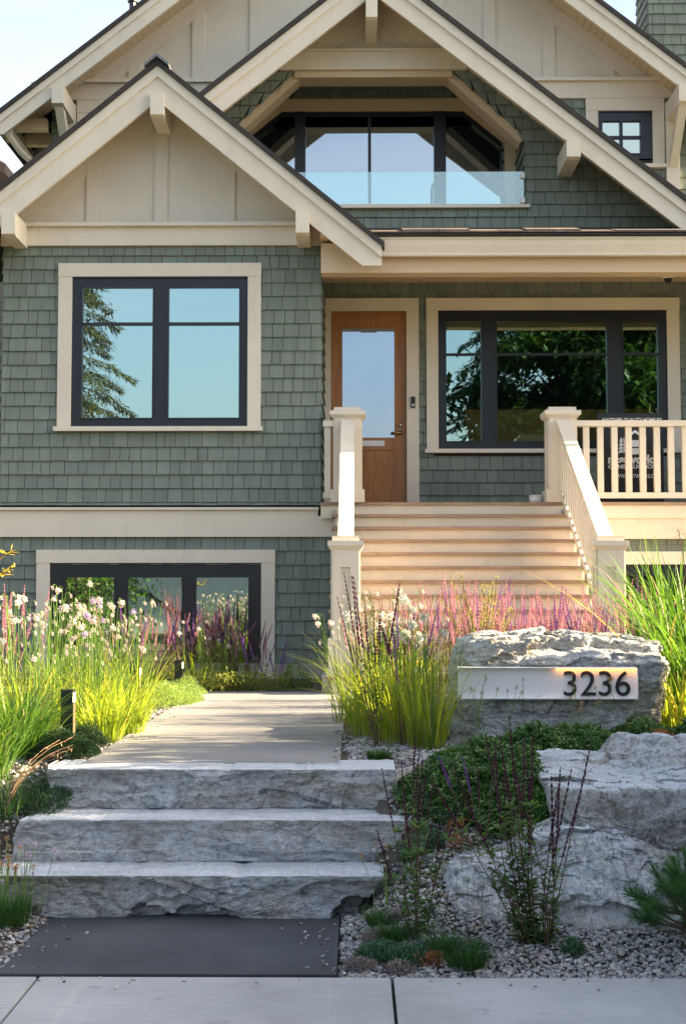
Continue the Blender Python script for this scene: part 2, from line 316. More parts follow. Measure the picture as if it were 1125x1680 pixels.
# ------------------------------------------------------------------ ground
PZ = .62                               # level of the upper path
def gz(x, y):
    if x > -.6:
        z = PZ * smooth((y - 5.55) / 2.15) * 1.0 - .02
        if y < 6.9: z = -.02 + (z + .02) * (.12 + .88 * max(smooth((x + .05) / .45), smooth((y - 6.45) / .45)))
        z += .06 * smooth((x - 1.4) / .5) * smooth((y - 6.2) / .3) * smooth((7.4 - y) / .5)
        z += .20 * smooth((y - 8.6) / 1.0) * smooth((12.2 - y) / .9) * smooth((x - .1) / .5) * smooth((3.6 - x) / .8)
        if y < 6.6: z += .02 * noise.noise(Vector((x * 2, y * 2, 0)))
    else:
        z = PZ * smooth((y - 5.8) / 1.9) - .02
        if y < 6.9: z = -.02 + (z + .02) * (.12 + .88 * max(smooth((-1.45 - x) / .4), smooth((y - 6.45) / .45)))
    if 12.6 < y: z = min(z, .57)
    return z
def floor_z(x, y):                     # where paving and steps lie the soil stays below them
    if 5.4 < y < 6.5 and -1.40 < x < -.13: return -.10
    if 6.45 <= y < 6.80 and -1.8 < x < .02: return -.10
    if 6.80 <= y < 7.12 and -1.55 < x < .10: return .10
    if 7.12 <= y < 7.42 and -1.45 < x < .06: return .30
    if 7.42 <= y < 12.7 and -1.45 < x < -.14: return .5
    return None
def in_path(x, y):
    if 5.4 < y < 6.45: return -1.46 < x < -.075
    if 6.3 <= y < 6.85: return -1.72 < x < .08
    if y < 7.2: return -1.6 < x < .17
    if y < 7.6: return -1.52 < x < .12
    if y < 12.7: return -1.5 < x < -.09
    return False
def G(px, py):                         # where the line of sight through a photo point meets the bed
    r = ray(px, py); t = 4.0
    while t < 16:
        x, y, z = r[0] * t, r[1] * t, EYE + r[2] * t
        if z <= gz(x, y): return x, y, gz(x, y)
        t += .01
    return r[0] * 15, r[1] * 15, gz(0, 15)
def on(px, y): x = X(px, y, 1150); return (x, y, gz(x, y))
b = MB(); nx, ny = 150, 130
xs = [-9 + 19 * i / nx for i in range(nx + 1)]; ys = [5.47 + (15.6 - 5.47) * j / ny for j in range(ny + 1)]
for y in ys:
    for x in xs: zf_ = floor_z(x, y); b.v.append((x, y, zf_ if zf_ is not None else gz(x, y) - .01 + .012 * noise.noise(Vector((x * 5, y * 5, 1)))))
for j in range(ny):
    for i in range(nx): a = j * (nx + 1) + i; b.f.append((a, a + 1, a + nx + 2, a + nx + 1)); b.m.append(0)
tag(b.build('planting_bed', M['soil'], smooth=True), kind='structure')
tag(MB().box(-400, 400, -400, 400, -.6, -.32).build('ground', M['lawn']), kind='structure')
b = MB(); jx = [-1.285 + 1.429 * k for k in range(-5, 7)]
for a, c in zip(jx, jx[1:]): b.box(a + .006, c - .006, 3.6, 5.49, -.12, 0)
o = tag(b.build('sidewalk', M['concrete']), kind='structure')
bv = o.modifiers.new('edge', 'BEVEL'); bv.width = .006; bv.segments = 2
tag(MB().box(-30, 30, 3.58, 5.495, -.3, -.03).build('sidewalk_bed', M['underlay']), kind='structure')
tag(MB().box(-60, 60, -5.5, 2.2, -.31, -.15).build('road', M['asphalt']), kind='structure')
tag(MB().box(-60, 60, 2.2, 3.59, -.31, -.02).build('verge', M['lawn']), kind='structure')
tag(MB().box(-60, 60, -30, -5.5, -.31, -.05).build('far_verge', M['lawn']), kind='structure')
tag(MB().box(-1.455, -.08, 5.505, 6.85, -.1, .006).build('lower_paving', M['slab']), kind='structure')
b = MB()
pj = [7.36, 8.75, 10.15, 11.55, 12.62]
for a, c in zip(pj, pj[1:]): b.box(-1.5, -.09, a + .003, c - .003, .4, PZ)
b.box(-.084, 2.9, 11.0, 12.62, .4, PZ)
o = tag(b.build('upper_path', M['path']), kind='structure')
bv = o.modifiers.new('edge', 'BEVEL'); bv.width = .005; bv.segments = 1

# ------------------------------------------------------------------ stone steps
def facet(p, k, seed=0., sq=1.):         # broken planar facets: every fracture cell tilts its own way
    q = Vector((p[0] * k + seed, p[1] * k, p[2] * k * sq)); c = noise.voronoi(q)[1][0]; r = noise.cell_vector(c * 7.31 + Vector((seed, 1.7, 3.1)))
    return (q - c).dot(r - Vector((.5, .5, .5))) * 2
def frac(p, o=4, l=2.1, h=1.0): return noise.fractal(Vector(p), h, l, o)
def stone_step(name, xl, xr, zb, zt, yf, yb, label, el=(0, 0), er=(0, 0), rough=.03, breaks=(), seed=0):
    """el / er: how far the left and right ends shift at the foot (inwards positive); breaks: (x centre, half width, height share, depth)"""
    b = MB(); nx, nz, ny = 190, 30, 14
    def P(u, w):
        z = zb + (zt - zb) * w
        L = xl + el[0] * (1 - w) + el[1] * frac((z * 7, seed, 0), 3); Rr = xr - er[0] * (1 - w) + er[1] * frac((z * 7, seed, 5), 3)
        x = L + (Rr - L) * u
        n = frac((x * 1.9 + seed, z * 3, seed)) * rough * 1.5 + abs(frac((x * 6, z * 9 + seed, 3))) * rough
        cr = noise.noise(Vector((x * 1.3 + seed, z * 5 + x * .8, seed * 2.))); n += (rough * 1.2 if cr > .12 else 0) + rough * .8 * smooth((cr + .3) / .1)
        n += rough * (.8 * facet((x + .03 * noise.noise(Vector((x * 8, z * 8, 1))), 0, z), 4.5, seed, 1.3) + .4 * facet((x, 0, z), 11, seed + 2., 1.4) + .2 * facet((x, 0, z), 26, seed + 4., 1.4))
        e = smooth((1 - w) * 5)
        y = yf + n * (.15 + .85 * e)
        for bc, bw, bh, bd in breaks:
            q = 1 - abs(x - bc) / bw
            if q > 0:
                lim = bh * (.55 + .45 * min(1, q * 2)) + .10 * noise.noise(Vector((x * 11, seed, 1))) + .06 * noise.cell(Vector((x * 14, 3.3, seed)))
                y += bd * smooth((lim - w) / .05) * min(1, q * 6)
        lip = smooth((w - .8) / .2); chip = max(0, noise.noise(Vector((x * 8, seed, 2))) - .12) + max(0, noise.noise(Vector((x * 23, seed, 7))) - .2) * .5
        return (x, y + lip * chip * .030, z - lip * chip * .022)
    g = [[P(i / nx, k / nz) for i in range(nx + 1)] for k in range(nz + 1)]
    def sheet(rows, flip=False):
        o = len(b.v); c = len(rows[0])
        for r in rows: b.v.extend(r)
        for k in range(len(rows) - 1):
            for i in range(c - 1):
                f = (o + k * c + i, o + k * c + i + 1, o + (k + 1) * c + i + 1, o + (k + 1) * c + i); b.f.append(f[::-1] if flip else f); b.m.append(0)
    sheet(g)
    sheet([[(x, y + (yb - y) * r / ny, z + .003 * frac((x * 2.5, r * .8, seed))) for x, y, z in g[nz]] for r in range(ny + 1)])
    for col, sg_ in ((0, -1), (nx, 1)):
        sheet([[(row[col][0] + sg_ * (.11 * smooth(r / 7) * (1 if sg_ > 0 else .3) + .022 * frac((r * .7, row[col][2] * 8, seed)) * min(1, r / 3) * (1 - k / nz * .7)), row[col][1] + (yb - row[col][1]) * r / ny, row[col][2]) for k, row in enumerate(g)] for r in range(ny + 1)], sg_ > 0)
    return tag(b.build(name, M['stone']), label, 'stone step', 'rough stone slab steps')
stone_step('stone_step', X(-20, 6.43, 1437), X(628, 6.43, 1437), -.02, .206, 6.42, 6.95, 'lowest pale stone slab step with a broken undercut bottom edge', (.02, .02), (.14, .03), .016, [(X(335, 6.43), .19, .30, .05), (X(252, 6.43), .11, .36, .05), (X(600, 6.43), .17, .50, .12)], 1)
stone_step('stone_step', X(32, 6.76, 1345), X(664, 6.76, 1345), .208, .412, 6.755, 7.3, 'middle grey stone slab step with smooth face and dark sloping right end', (-.05, .02), (.07, .015), .010, [], 2)
stone_step('stone_step', X(76, 7.10, 1262), X(650, 7.10, 1262), .414, .619, 7.09, 7.5, 'top stone slab step with rust-stained veined face at the path edge', (.02, .02), (-.02, .02), .020, [], 3)

# ------------------------------------------------------------------ boulders
def boulder(name, xl, xr, zt, zb, y0, y1, mat, label, seed=0, amp=.05, strata=.02, pw=5, fix=None, n=72, ledges=None):
    """xl(t), xr(t), zt(u): outline seen from the street; y0(t): front face by height share; depth runs back to y1"""
    b = MB(); cache = {}
    def P(u, v, t):
        a, c, d = 2 * u - 1, 2 * v - 1, 2 * t - 1
        k = (abs(a) ** pw + abs(c) ** pw + abs(d) ** pw) ** (1 / pw); a, c, d = a / k, c / k, d / k
        U, V, T = (a + 1) / 2, (c + 1) / 2, (d + 1) / 2
        L, Rr = xl(T), xr(T); x = L + (Rr - L) * U; z = zb + (zt(U, V) - zb) * T; yf = y0(T, U); y = yf + (y1 - yf) * V
        nrm = Vector((a, c, d)).normalized(); p = Vector((x, y, z))
        q_ = Vector((p.x + seed, p.y, p.z)); bl = lambda k, zz=1.: -abs(noise.noise(Vector((q_.x * k, q_.y * k, q_.z * k * zz))))
        n1 = amp * (1.2 + 1.5 * bl(1.9, 1.5) + 1.1 * bl(4.3, 1.6) + .6 * bl(9, 1.5) + .35 * bl(19)) + frac((p.x * 1.2 + seed, p.y, p.z * 1.5)) * amp * .5
        wq = Vector((p.x + .03 * noise.noise(p * 6), p.y, p.z + .03 * noise.noise(p * 7))); n1 += amp * (1.15 * facet(wq, 3.0, seed, 1.8) + .55 * facet(wq, 7.5, seed + 3, 1.7) + .25 * facet(wq, 17, seed + 5, 1.5))
        ly = math.sin((p.z * 1.0 + .25 * p.x + .12 * frac((p.x * 1.5, p.y * 1.5, seed))) * 46) * strata * (.4 + abs(frac((p.x, p.y, p.z + 4))))
        p += nrm * (n1 - amp * .6) + Vector((nrm.x, nrm.y, 0)) * ly
        if ledges: p = ledges(p, nrm)
        if fix: p = fix(p)
        return tuple(p)
    def vert(key):
        if key not in cache: cache[key] = len(b.v); b.v.append(P(*[q / n for q in key]))
        return cache[key]
    for ax in range(3):
        for side in (0, n):
            if ax == 1 and side == n and False: continue
            for i in range(n):
                for j in range(n):
                    q = []
                    for (ii, jj) in ((i, j), (i + 1, j), (i + 1, j + 1), (i, j + 1)):
                        k = [0, 0, 0]; k[ax] = side; k[(ax + 1) % 3] = ii; k[(ax + 2) % 3] = jj; q.append(vert(tuple(k)))
                    b.f.append(tuple(q if side else q[::-1])); b.m.append(0)
    return tag(b.build(name, M[mat]), label, 'boulder')
def pl(pts):                            # piecewise-linear profile
    def f(t):
        if t <= pts[0][0]: return pts[0][1]
        for (a, c), (d, e) in zip(pts, pts[1:]):
            if t <= d: return c + (e - c) * (t - a) / (d - a)
        return pts[-1][1]
    return f
YB = 8.45                               # face of the address boulder
sx0, sx1, sz0, sz1 = RC(751, 1096, 1043, 1145, YB)
bz0, bz1 = Z(1250, YB), Z(1050, YB + .15)
tt = lambda py: (Z(py, YB) - bz0) / (bz1 - bz0)
AL = pl([(0, X(728, YB)), (tt(1190), X(742, YB)), (tt(1140), X(750, YB)), (tt(1100), X(756, YB)), (tt(1065), X(768, YB)), (1, X(786, YB))])
AR = pl([(0, X(1050, YB)), (tt(1215), X(1078, YB)), (tt(1150), X(1094, YB)), (tt(1090), X(1102, YB)), (tt(1055), X(1102, YB)), (1, X(1085, YB))])
AT = pl([(0, bz1 + .015), (.2, bz1 + .015), (.33, bz1 + .04), (.42, bz1 + .05), (.47, bz1 + .02), (.6, bz1 + .03), (.75, bz1 + .015), (1, bz1 - .02)])
def a_face(t, u):                      # street face: leaning foot, flat band for the plate, ledges stepping back above it
    x = X(740, YB) + (X(1100, YB) - X(740, YB)) * u; z = bz0 + (bz1 - bz0) * t
    zw = z + .015 * noise.noise(Vector((x * 5, 1, 1))) + .02 * noise.noise(Vector((x * 1.7, 4, 1)))
    y = YB + .02 - .09 * max(0, .35 - t) / .35
    y += .06 * smooth((zw - sz1 - .03) / .03)
    y += (.13 if u > .30 else .02) * smooth((zw - Z(1078, YB) - .01 * math.sin(x * 4)) / .03) + .12 * smooth((zw - Z(1052, YB)) / .05)
    return y + .16 * smooth((.16 - u) / .16) + .12 * smooth((u - .93) / .07)
def a_fix(p):
    if sx0 - .02 < p.x < sx1 + .03 and sz0 - .02 < p.z < sz1 + .018 and p.y < YB + .05: p.y = max(p.y, YB + .03)
    elif p.x > sx1 and p.y < YB + .02 and abs(p.z - (sz0 + sz1) / 2) < .15: p.y = max(p.y, YB - .015)
    return p
boulder('address_boulder', AL, AR, lambda u, v: AT(u) + .02 * v, bz0, a_face, YB + 1.0, 'boulder', 'large grey layered boulder holding the illuminated house number plate', 3, .026, .006, 22, a_fix, 120)
# address plate: shallow tray let into the boulder
sg = thing('address_plate', ((sx0 + sx1) / 2, YB, sz0), 'long brushed metal plate with black digits 3236 set into a boulder', 'house number sign')
xm = X(908, YB)
bx('plate', 'copper', sg, sx0, sx1, YB + .006, YB + .03, sz0, sz1)
rim = MB().box(sx0, sx1, YB - .028, YB + .006, sz0 - .006, sz0 + .001).box(sx1 - .001, sx1 + .006, YB - .03, YB + .03, sz0 - .006, sz1 + .006).box(sx0, sx1 + .006, YB - .03, YB + .03, sz1 + .0005, sz1 + .006)
rim.build('rim', M['copper'], sg)
MB().box(xm, sx1 - .003, YB - .024, YB - .004, sz1 - .006, sz1 - .001).build('light_strip', M['led'], sg)
def text(name, s, size, x, y, z, mat, parent, align='LEFT', ext=.002, bold=0., sx=1., space=1.):
    cu = bpy.data.curves.new(name, 'FONT'); cu.body = s; cu.size = size; cu.align_x = align; cu.extrude = ext; cu.offset = bold; cu.space_character = space
    t = bpy.data.objects.new(name, cu); C.objects.link(t); dg = bpy.context.evaluated_depsgraph_get()
    me = bpy.data.meshes.new_from_object(t.evaluated_get(dg)); bpy.data.objects.remove(t)
    rt = root_of(parent); off = rt.location
    for v in me.vertices: v.co = Vector((v.co.x * sx + x - off.x, y - v.co.z - off.y, v.co.y + z - off.z))
    me.materials.clear(); me.materials.append(mat); o = bpy.data.objects.new(name, me); C.objects.link(o); o.parent = parent; return o
dh = (Z(1100, YB) - Z(1141, YB)) / .70
for ch, px in zip('3236', (916, 945, 973, 1001)):
    text('digit', ch, dh, X(px, YB), YB - .004, Z(1141, YB), M['boardblack'], sg, ext=.006, bold=.0, sx=.98)
for px in (790, 880, 960, 1037):
    MB().box(X(px, YB) - .004, X(px, YB) + .004, YB, YB + .007, sz0 + .008, sz0 + .016).build('screw', M['steel'], sg)

yq = 6.62; q0 = Z(1290, yq)
def s_top(u, v):
    ledge = smooth((u - .30 - .25 * (1 - v)) / .14) * smooth((v - .30) / .35)
    return q0 + .012 * v + ledge * (.07 + .04 * frac((u * 5, v * 4, 2)) + .03 * math.sin(v * 26 + u * 9)) + .05 * smooth((v - .5) / .4)
boulder('slab_boulder', lambda t: X(896, yq) + .05 * (1 - t), lambda t: X(1300, yq), s_top, .12,
        lambda t, u: yq - .02 + .10 * max(0, .6 - t) + .30 * smooth((.14 - u) / .14) * .5, 7.75, 'boulder3', 'broad flat-topped grey rock with dark rough front at the right edge', 9, .022, .005, 24, None, 120)
yr = 6.15
lz = lambda py: Z(py, 6.45, 900)
l_top = pl([(0, lz(1420)), (.08, lz(1402)), (.20, lz(1396)), (.29, lz(1388)), (.34, lz(1364)), (.48, lz(1356)), (.62, lz(1356)), (.76, lz(1362)), (.88, lz(1382)), (1, lz(1408))])
boulder('low_boulder', pl([(0, X(700, yr)), (.6, X(712, yr)), (1, X(728, yr))]), pl([(0, X(1185, yr)), (.6, X(1165, yr)), (1, X(1140, yr))]),
        lambda u, v: l_top(u) - .03 * v, -.04,
        lambda t, u: yr - .12 * (1 - t) ** 1.5 + .24 * t ** 1.6 - .07 * smooth((u - .42) / .08) * smooth((.95 - u) / .3), 6.85, 'boulder2', 'low rounded grey rock with streaky face lying in the gravel', 21, .034, .010, 12, None, 120)
for (px, py, s, lab) in ((1098, 1395, .06, 'small pale stone between the flat rock and the low rock'), (1055, 1372, .045, 'little grey stone beside the flat rock front')):
    x, y, z = G(px, py)
    boulder('small_rock', lambda t, x=x, s=s: x - s, lambda t, x=x, s=s: x + s, lambda u, v, z=z, s=s: z + s * .9, z - .02, lambda t, u, y=y: y, y + s * 2, 'boulder2', lab, px, .012, .003, 2.4, None, 14)
# gravel
b = MB(); ico = [(0, 0, 1)] + [(.894 * math.cos(k * 1.2566), .894 * math.sin(k * 1.2566), .447) for k in range(5)] + [(.894 * math.cos(k * 1.2566 + .628), .894 * math.sin(k * 1.2566 + .628), -.447) for k in range(5)] + [(0, 0, -1)]
icf = [(0, k + 1, (k + 1) % 5 + 1) for k in range(5)] + [(k + 1, k + 6, (k + 1) % 5 + 1) for k in range(5)] + [((k + 1) % 5 + 1, k + 6, (k + 1) % 5 + 6) for k in range(5)] + [(11, (k + 1) % 5 + 6, k + 6) for k in range(5)]
def pebble(x, y, s):
    z = gz(x, y); q = Quaternion((R.gauss(0, 1), R.gauss(0, .35), R.gauss(0, .35), R.gauss(0, 1))).normalized() if R.random() < .25 else Quaternion((0, 0, 1), R.random() * 6.28)
    q = Quaternion((1, 0, 0), R.gauss(0, .3)) @ Quaternion((0, 1, 0), R.gauss(0, .3)) @ Quaternion((0, 0, 1), R.random() * 6.28)
    a, c, d = s * R.uniform(.8, 1.5), s * R.uniform(.6, 1.0), s * R.uniform(.35, .75)
    vs = [tuple(q @ Vector((v[0] * a * R.uniform(.8, 1.15), v[1] * c * R.uniform(.8, 1.15), v[2] * d * R.uniform(.8, 1.1))) + Vector((x, y, z + d * .35))) for v in ico]
    b.add(vs, icf)
for (x0, x1, y0, y1, n, s0, s1) in ((-.08, 2.2, 5.5, 6.6, 14500, .0065, .017), (-.05, 2.1, 6.5, 8.6, 8500, .009, .020), (-2.2, -1.4, 5.5, 7.8, 3000, .009, .019), (-.09, .9, 8.0, 9.0, 900, .010, .02), (-2.0, -1.4, 7.6, 12, 1800, .010, .02)):
    for _ in range(n):
        x, y = R.uniform(x0, x1), R.uniform(y0, y1)
        if in_path(x, y) or (y < 6.45 and -1.47 < x < -.07): continue
        pebble(x, y, (s0 + (s1 - s0) * R.random() ** 2.6) * R.choice((.7, .85, 1, 1, 1.15)))
for _ in range(130):                     # strays on the paving edges
    e_ = abs(R.gauss(0, .10))
    x, y, z = R.choice(((R.uniform(-1.4, 2), 5.48 - e_, .0), (-.09 - e_, R.uniform(5.55, 6.35), .006), (-1.44 + e_, R.uniform(5.55, 6.35), .006), (R.uniform(-.14, -.09), R.uniform(7.5, 9), PZ), (-1.48 + e_, R.uniform(7.6, 11), PZ)))
    k0 = len(b.v); pebble(x, y, R.uniform(.004, .010)); dz = z + .003 - gz(x, y)
    for q in range(k0, len(b.v)): a_ = b.v[q]; b.v[q] = (a_[0], a_[1], a_[2] + dz)
tag(b.build('gravel', M['pebble'], smooth=False), kind='stuff', label='mixed grey gravel mulch', cat='gravel')

# ------------------------------------------------------------------ house
D1, DP, DG, DM = 15.45, 16.8, 16.6, 17.9      # bay wall, porch wall, balcony gable wall, main gable wall
EXPO = .161
house = thing('house', (0, 16, .55), 'sage green shingled gabled house with cream trim and black windows', 'house')
def cl(z): return lambda *_: z
def shingle_wall(b, z0, z1, Y, segs, phase=0., holes=(), wmin=.10, wmax=.20, seed=0, face=-1):
    """courses of real shingles; segs(z) -> [(xa(z), xb(z))] spans as functions of height"""
    rr = random.Random(seed + 5); n = int(math.ceil((z1 - z0 + phase) / EXPO))
    for k in range(n):
        za = z1 - (k + 1) * EXPO + phase; zb = za + EXPO + .012; za_, zb_ = max(za, z0), min(zb, z1)
        if zb_ - za_ < .01: continue
        zm = (za_ + min(zb_, za_ + EXPO)) / 2
        spans = []
        for fa, fb in segs(zm):
            cur = [(fa, fb)]
            for hx0, hx1, hz0, hz1 in holes:
                if hz0 < zm < hz1:
                    nxt = []
                    for a, c in cur:
                        if a(zm) < hx0: nxt.append((a, (lambda z, c=c, h=hx0: min(c(z), h))))
                        if c(zm) > hx1: nxt.append(((lambda z, a=a, h=hx1: max(a(z), h)), c))
                    cur = nxt
            spans += cur
        for fa, fb in spans:
            lo, hi = min(fa(za_), fa(zb_)), max(fb(za_), fb(zb_)); x = lo - rr.uniform(0, wmax)
            while x < hi:
                wd = rr.uniform(wmin, wmax); g = .006; xx0, xx1 = x + g / 2, x + wd - g / 2; x += wd
                dz = rr.uniform(-.002, .002); p0, p1 = .026 + rr.uniform(0, .004), .004
                q = []
                for z, off in ((za_ + dz, p0), (zb_, p1)):
                    a, c = max(xx0, fa(z)), min(xx1, fb(z)); q.append((a, c, z, off))
                if q[0][1] - q[0][0] < .004 and q[1][1] - q[1][0] < .004: continue
                q = [(min(a, c), c, z, o) if a <= c else ((a + c) / 2, (a + c) / 2, z, o) for a, c, z, o in q]
                (a0, c0, zz0, o0), (a1, c1, zz1, o1) = q
                b.add([(a0, Y - o0, zz0), (c0, Y - o0, zz0), (c1, Y - o1, zz1), (a1, Y - o1, zz1), (a0, Y, zz0), (c0, Y, zz0), (c1, Y, zz1), (a1, Y, zz1)],
                      [(0, 1, 2, 3), (4, 5, 1, 0), (4, 0, 3, 7), (1, 5, 6, 2)])
def side_shingles(b, z0, z1, xw, y0, y1, sgn, seed=0):
    """the same on a wall facing +x (sgn 1) or -x (sgn -1)"""
    t = MB(); shingle_wall(t, z0, z1, 0, lambda z: [(cl(y0), cl(y1))], seed=seed)
    b.add([(xw - sgn * q[1], q[0], q[2]) for q in t.v], t.f if sgn > 0 else [f[::-1] for f in t.f])
def flat(b, pts, y): b.add([(x, y, z) for x, z in pts], [tuple(range(len(pts)))])
def window(fr, trim, sill, Y, panes, glass='glass', muntin=None, depth=.06, tw=None, see=False):
    """fr/trim: photo rectangles measured on plane Y; panes: list of (x0, x1) photo columns; parts: frame, pane, trim, sill"""
    x0, x1, z0, z1 = fr; wd = bpy.data
    yf = Y - .012
    b = MB(); pz0, pz1 = panes[0][2], panes[0][3]
    b.box(x0, x1, yf, Y + depth, pz1, z1).box(x0, x1, yf, Y + depth, z0, pz0)
    e = [x0] + [q for p in panes for q in p[:2]] + [x1]
    for a, c in zip(e[::2], e[1::2]): b.box(a, c, yf, Y + depth, pz0, pz1)
    for a, c in zip(e[2:-1:2], e[3:-1:2]): pass
    # sash step: slim proud bead round each pane and a seam on every mullion
    for p in panes:
        a, c = p[:2]; s = .016
        b.box(a - s, c + s, yf - .010, yf - .0005, pz1, pz1 + s).box(a - s, c + s, yf - .010, yf - .0005, pz0 - s, pz0).box(a - s, a, yf - .010, yf - .0005, pz0, pz1).box(c, c + s, yf - .010, yf - .0005, pz0, pz1)
        if muntin: b.box(a, c, yf + .004, Y + .016, muntin[0], muntin[1])
    b.box(x0 - .004, x1 + .004, yf - .016, yf - .0005, z1 - .018, z1)
    fo = b.build('window', M['black'], house)
    for p in panes:
        MB().box(p[0] - .004, p[1] + .004, Y + .02, Y + .024, pz0 - .004, pz1 + .004).build('pane', M[glass], fo)
    if trim:
        a, c, d, e_ = trim; t = MB(); yt = Y - .042
        t.box(a - .003, c + .003, yt - .006, Y, z1, e_); t.box(a, x0, yt, Y, d, z1 - .0005); t.box(x1, c, yt, Y, d, z1 - .0005)
        t.build('trim', M['cream'], fo)
    if sill:
        a, c, d, e_ = sill; MB().box(a, c, Y - .085, Y + .01, d, e_ - .001).build('sill', M['cream'], fo)
    return fo
def pn(cols, ytop, ybot, Y): return [(X(a, Y, (ytop + ybot) / 2), X(c, Y, (ytop + ybot) / 2), Z(ybot, Y, (a + c) / 2), Z(ytop, Y, (a + c) / 2)) for a, c in cols]

# ---- left bay front wall
xb0, xb1 = -4.13, X(526, D1)
bandz0, bandz1 = Z(881, D1, 262), Z(833, D1, 262)
gbz0, gbz1 = Z(404, D1, 262), Z(368, D1, 262)
wl = RC(118.5, 454.8, 406.6, 700.5, D1); wlt = RC(96.5, 433, 428.2, 700.5, D1); wls = RC(90, 700.5, 431, 708, D1)
b = MB(); shingle_wall(b, bandz1 + .03, gbz0, D1, lambda z: [(cl(xb0), cl(xb1))], .045, [(wl[0] - .05, wl[1] + .05, wl[2] - .02, wl[3] + .05)], seed=1)
side_shingles(b, bandz1 + .03, 5.35, xb1, D1, DP, 1, 2); side_shingles(b, .9, 5.6, xb0, D1, 17.9, -1, 3)
b.build('bay_wall', M['shingle'], house)
lw = RC(82, 923.6, 428.6, 1118, D1); lwt = RC(60.5, 902, 451, 1118, D1)
b = MB(); xw1 = 1.6
shingle_wall(b, Z(1088, D1, 480), bandz0, D1, lambda z: [(cl(xb0), cl(xw1))], 0, [(lw[0] - .05, lw[1] + .05, lw[2] - 1, lw[3] + .05)], seed=4)
b.build('basement_wall', M['shingle'], house)
b = MB()                               # wall core with openings left for the windows
def core(b, x0, x1, z0, z1, Y, holes, th=.12):
    hs = sorted(holes); e = [x0]
    for h in hs: e += [h[0], h[1]]
    e.append(x1)
    for a, c in zip(e[::2], e[1::2]): b.box(a, c, Y + .001, Y + th, z0, z1)
    for h in hs:
        if h[2] > z0: b.box(h[0], h[1], Y + .001, Y + th, z0, h[2])
        if h[3] < z1: b.box(h[0], h[1], Y + .001, Y + th, h[3], z1)
core(b, xb0, xb1 - .001, bandz0, gbz1, D1, [wl]); core(b, xb0, xw1, .3, bandz0, D1, [lw])
b.box(xb1 - .12, xb1 - .001, D1 + .12, DP, bandz0, 5.85).box(xb0 + .001, xb0 + .12, D1 + .12, DM, .3, 5.85)
b.build('wall_core', M['underlay'], house)
MB().box(xb0 - .01, xw1, D1 - .022, D1, .3, Z(1088, D1, 480)).build('foundation', M['foundation'], house)
window(wl, wlt, wls, D1, pn([(135.3, 250.5), (276.7, 392.2)], 472, 685.7, D1), 'glass', (Z(533.5, D1, 260), Z(529, D1, 260)))
window(lw, lwt, None, D1, pn([(107, 187), (209.5, 298.5), (321.5, 407.5)], 947.5, 1112, D1), 'glass_low')
b = MB(); xe = X(546, D1, 850)
b.box(xb0 - .02, X(522, D1), D1 - .05, D1, bandz0, bandz1 - .03); b.box(xb0 - .05, X(523, D1), D1 - .085, D1, bandz1 - .029, bandz1)
b.box(X(522, D1), xe + .4, D1 - .05, D1, bandz0, bandz1 - .1).build('belly_band', M['cream'], house)

# ---- gables
def gable(name, xc, zc, s, half, yb, yw, h, crown, end_drop=.0, back=19.5, cut=0, strip=.07, half_l=None):
    """two roof slopes, bargeboards with crown strip and boarded soffit; zc = top of cream board at the ridge"""
    hl = half_l or half
    for sg_, hf in ((1, half), (-1, hl)):
        def L(off, d=0): return [(xc, zc + off), (xc + sg_ * (hf + d), zc + off - s * (hf + d))]
        a, c = L(0), L(-h)
        lowx = xc + sg_ * (hf - end_drop)
        pts = [a[0], a[1], (a[1][0], c[1][1] + s * end_drop if end_drop else c[1][1]), (lowx, c[1][1] + s * end_drop), c[0]] if end_drop else [a[0], a[1], c[1], c[0]]
        MB().prism(pts, yb, yb + .045).build('bargeboard', M['cream'], house)
        k = L(-crown, .0); MB().prism([a[0], a[1], k[1], k[0]], yb - .028, yb - .0005).build('crown_strip', M['cream'], house)
        r0, r1 = L(.002, .03), L(strip, .03)
        rb_ = MB()
        if cut and sg_ > 0:
            m0, m1 = L(.002, -cut), L(strip, -cut); rb_.prism([r0[0], m0[1], m1[1], r1[0]], yb - .055, back).prism([m0[1], r0[1], r1[1], m1[1]], yb - .055, 15.3)
        else: rb_.prism([r0[0], r0[1], r1[1], r1[0]], yb - .055, back)
        rb_.build('roof', M['roof'], house)
        s0, s1 = L(-.02, -.02), L(-.075, -.02)
        if yw > yb + .1: 
            sb = MB()
            sb.prism([s0[0], s0[1], s1[1], s1[0]], yb + .046, yw - .001)
            n = int((hf - .02) / .085)
            for i in range(n):                # boards run up the overhang, thin shadow gaps between
                u = .02 + i * .085; xx = xc + sg_ * u; zz = zc - .075 - s * u
                sb.prism([(xx, zz), (xx + sg_ * .08, zz - s * .08), (xx + sg_ * .08, zz - s * .08 - .012), (xx, zz - .012)], yb + .047, yw - .002)
            sb.build('soffit', M['tgsoffit'], house)
def bracket(x0, x1, z0, z1, yb, yw, chamf=.06):
    MB().tprism([(yb, z1), (yw, z1), (yw, z0), (yb + chamf, z0), (yb, z0 + chamf * .3)], x0, x1).build('bracket', M['cream'], house)
def batten(b, x, wd, zlo, zhi, Y): b.box(x - wd / 2, x + wd / 2, Y - .024, Y - .0005, zlo, zhi)
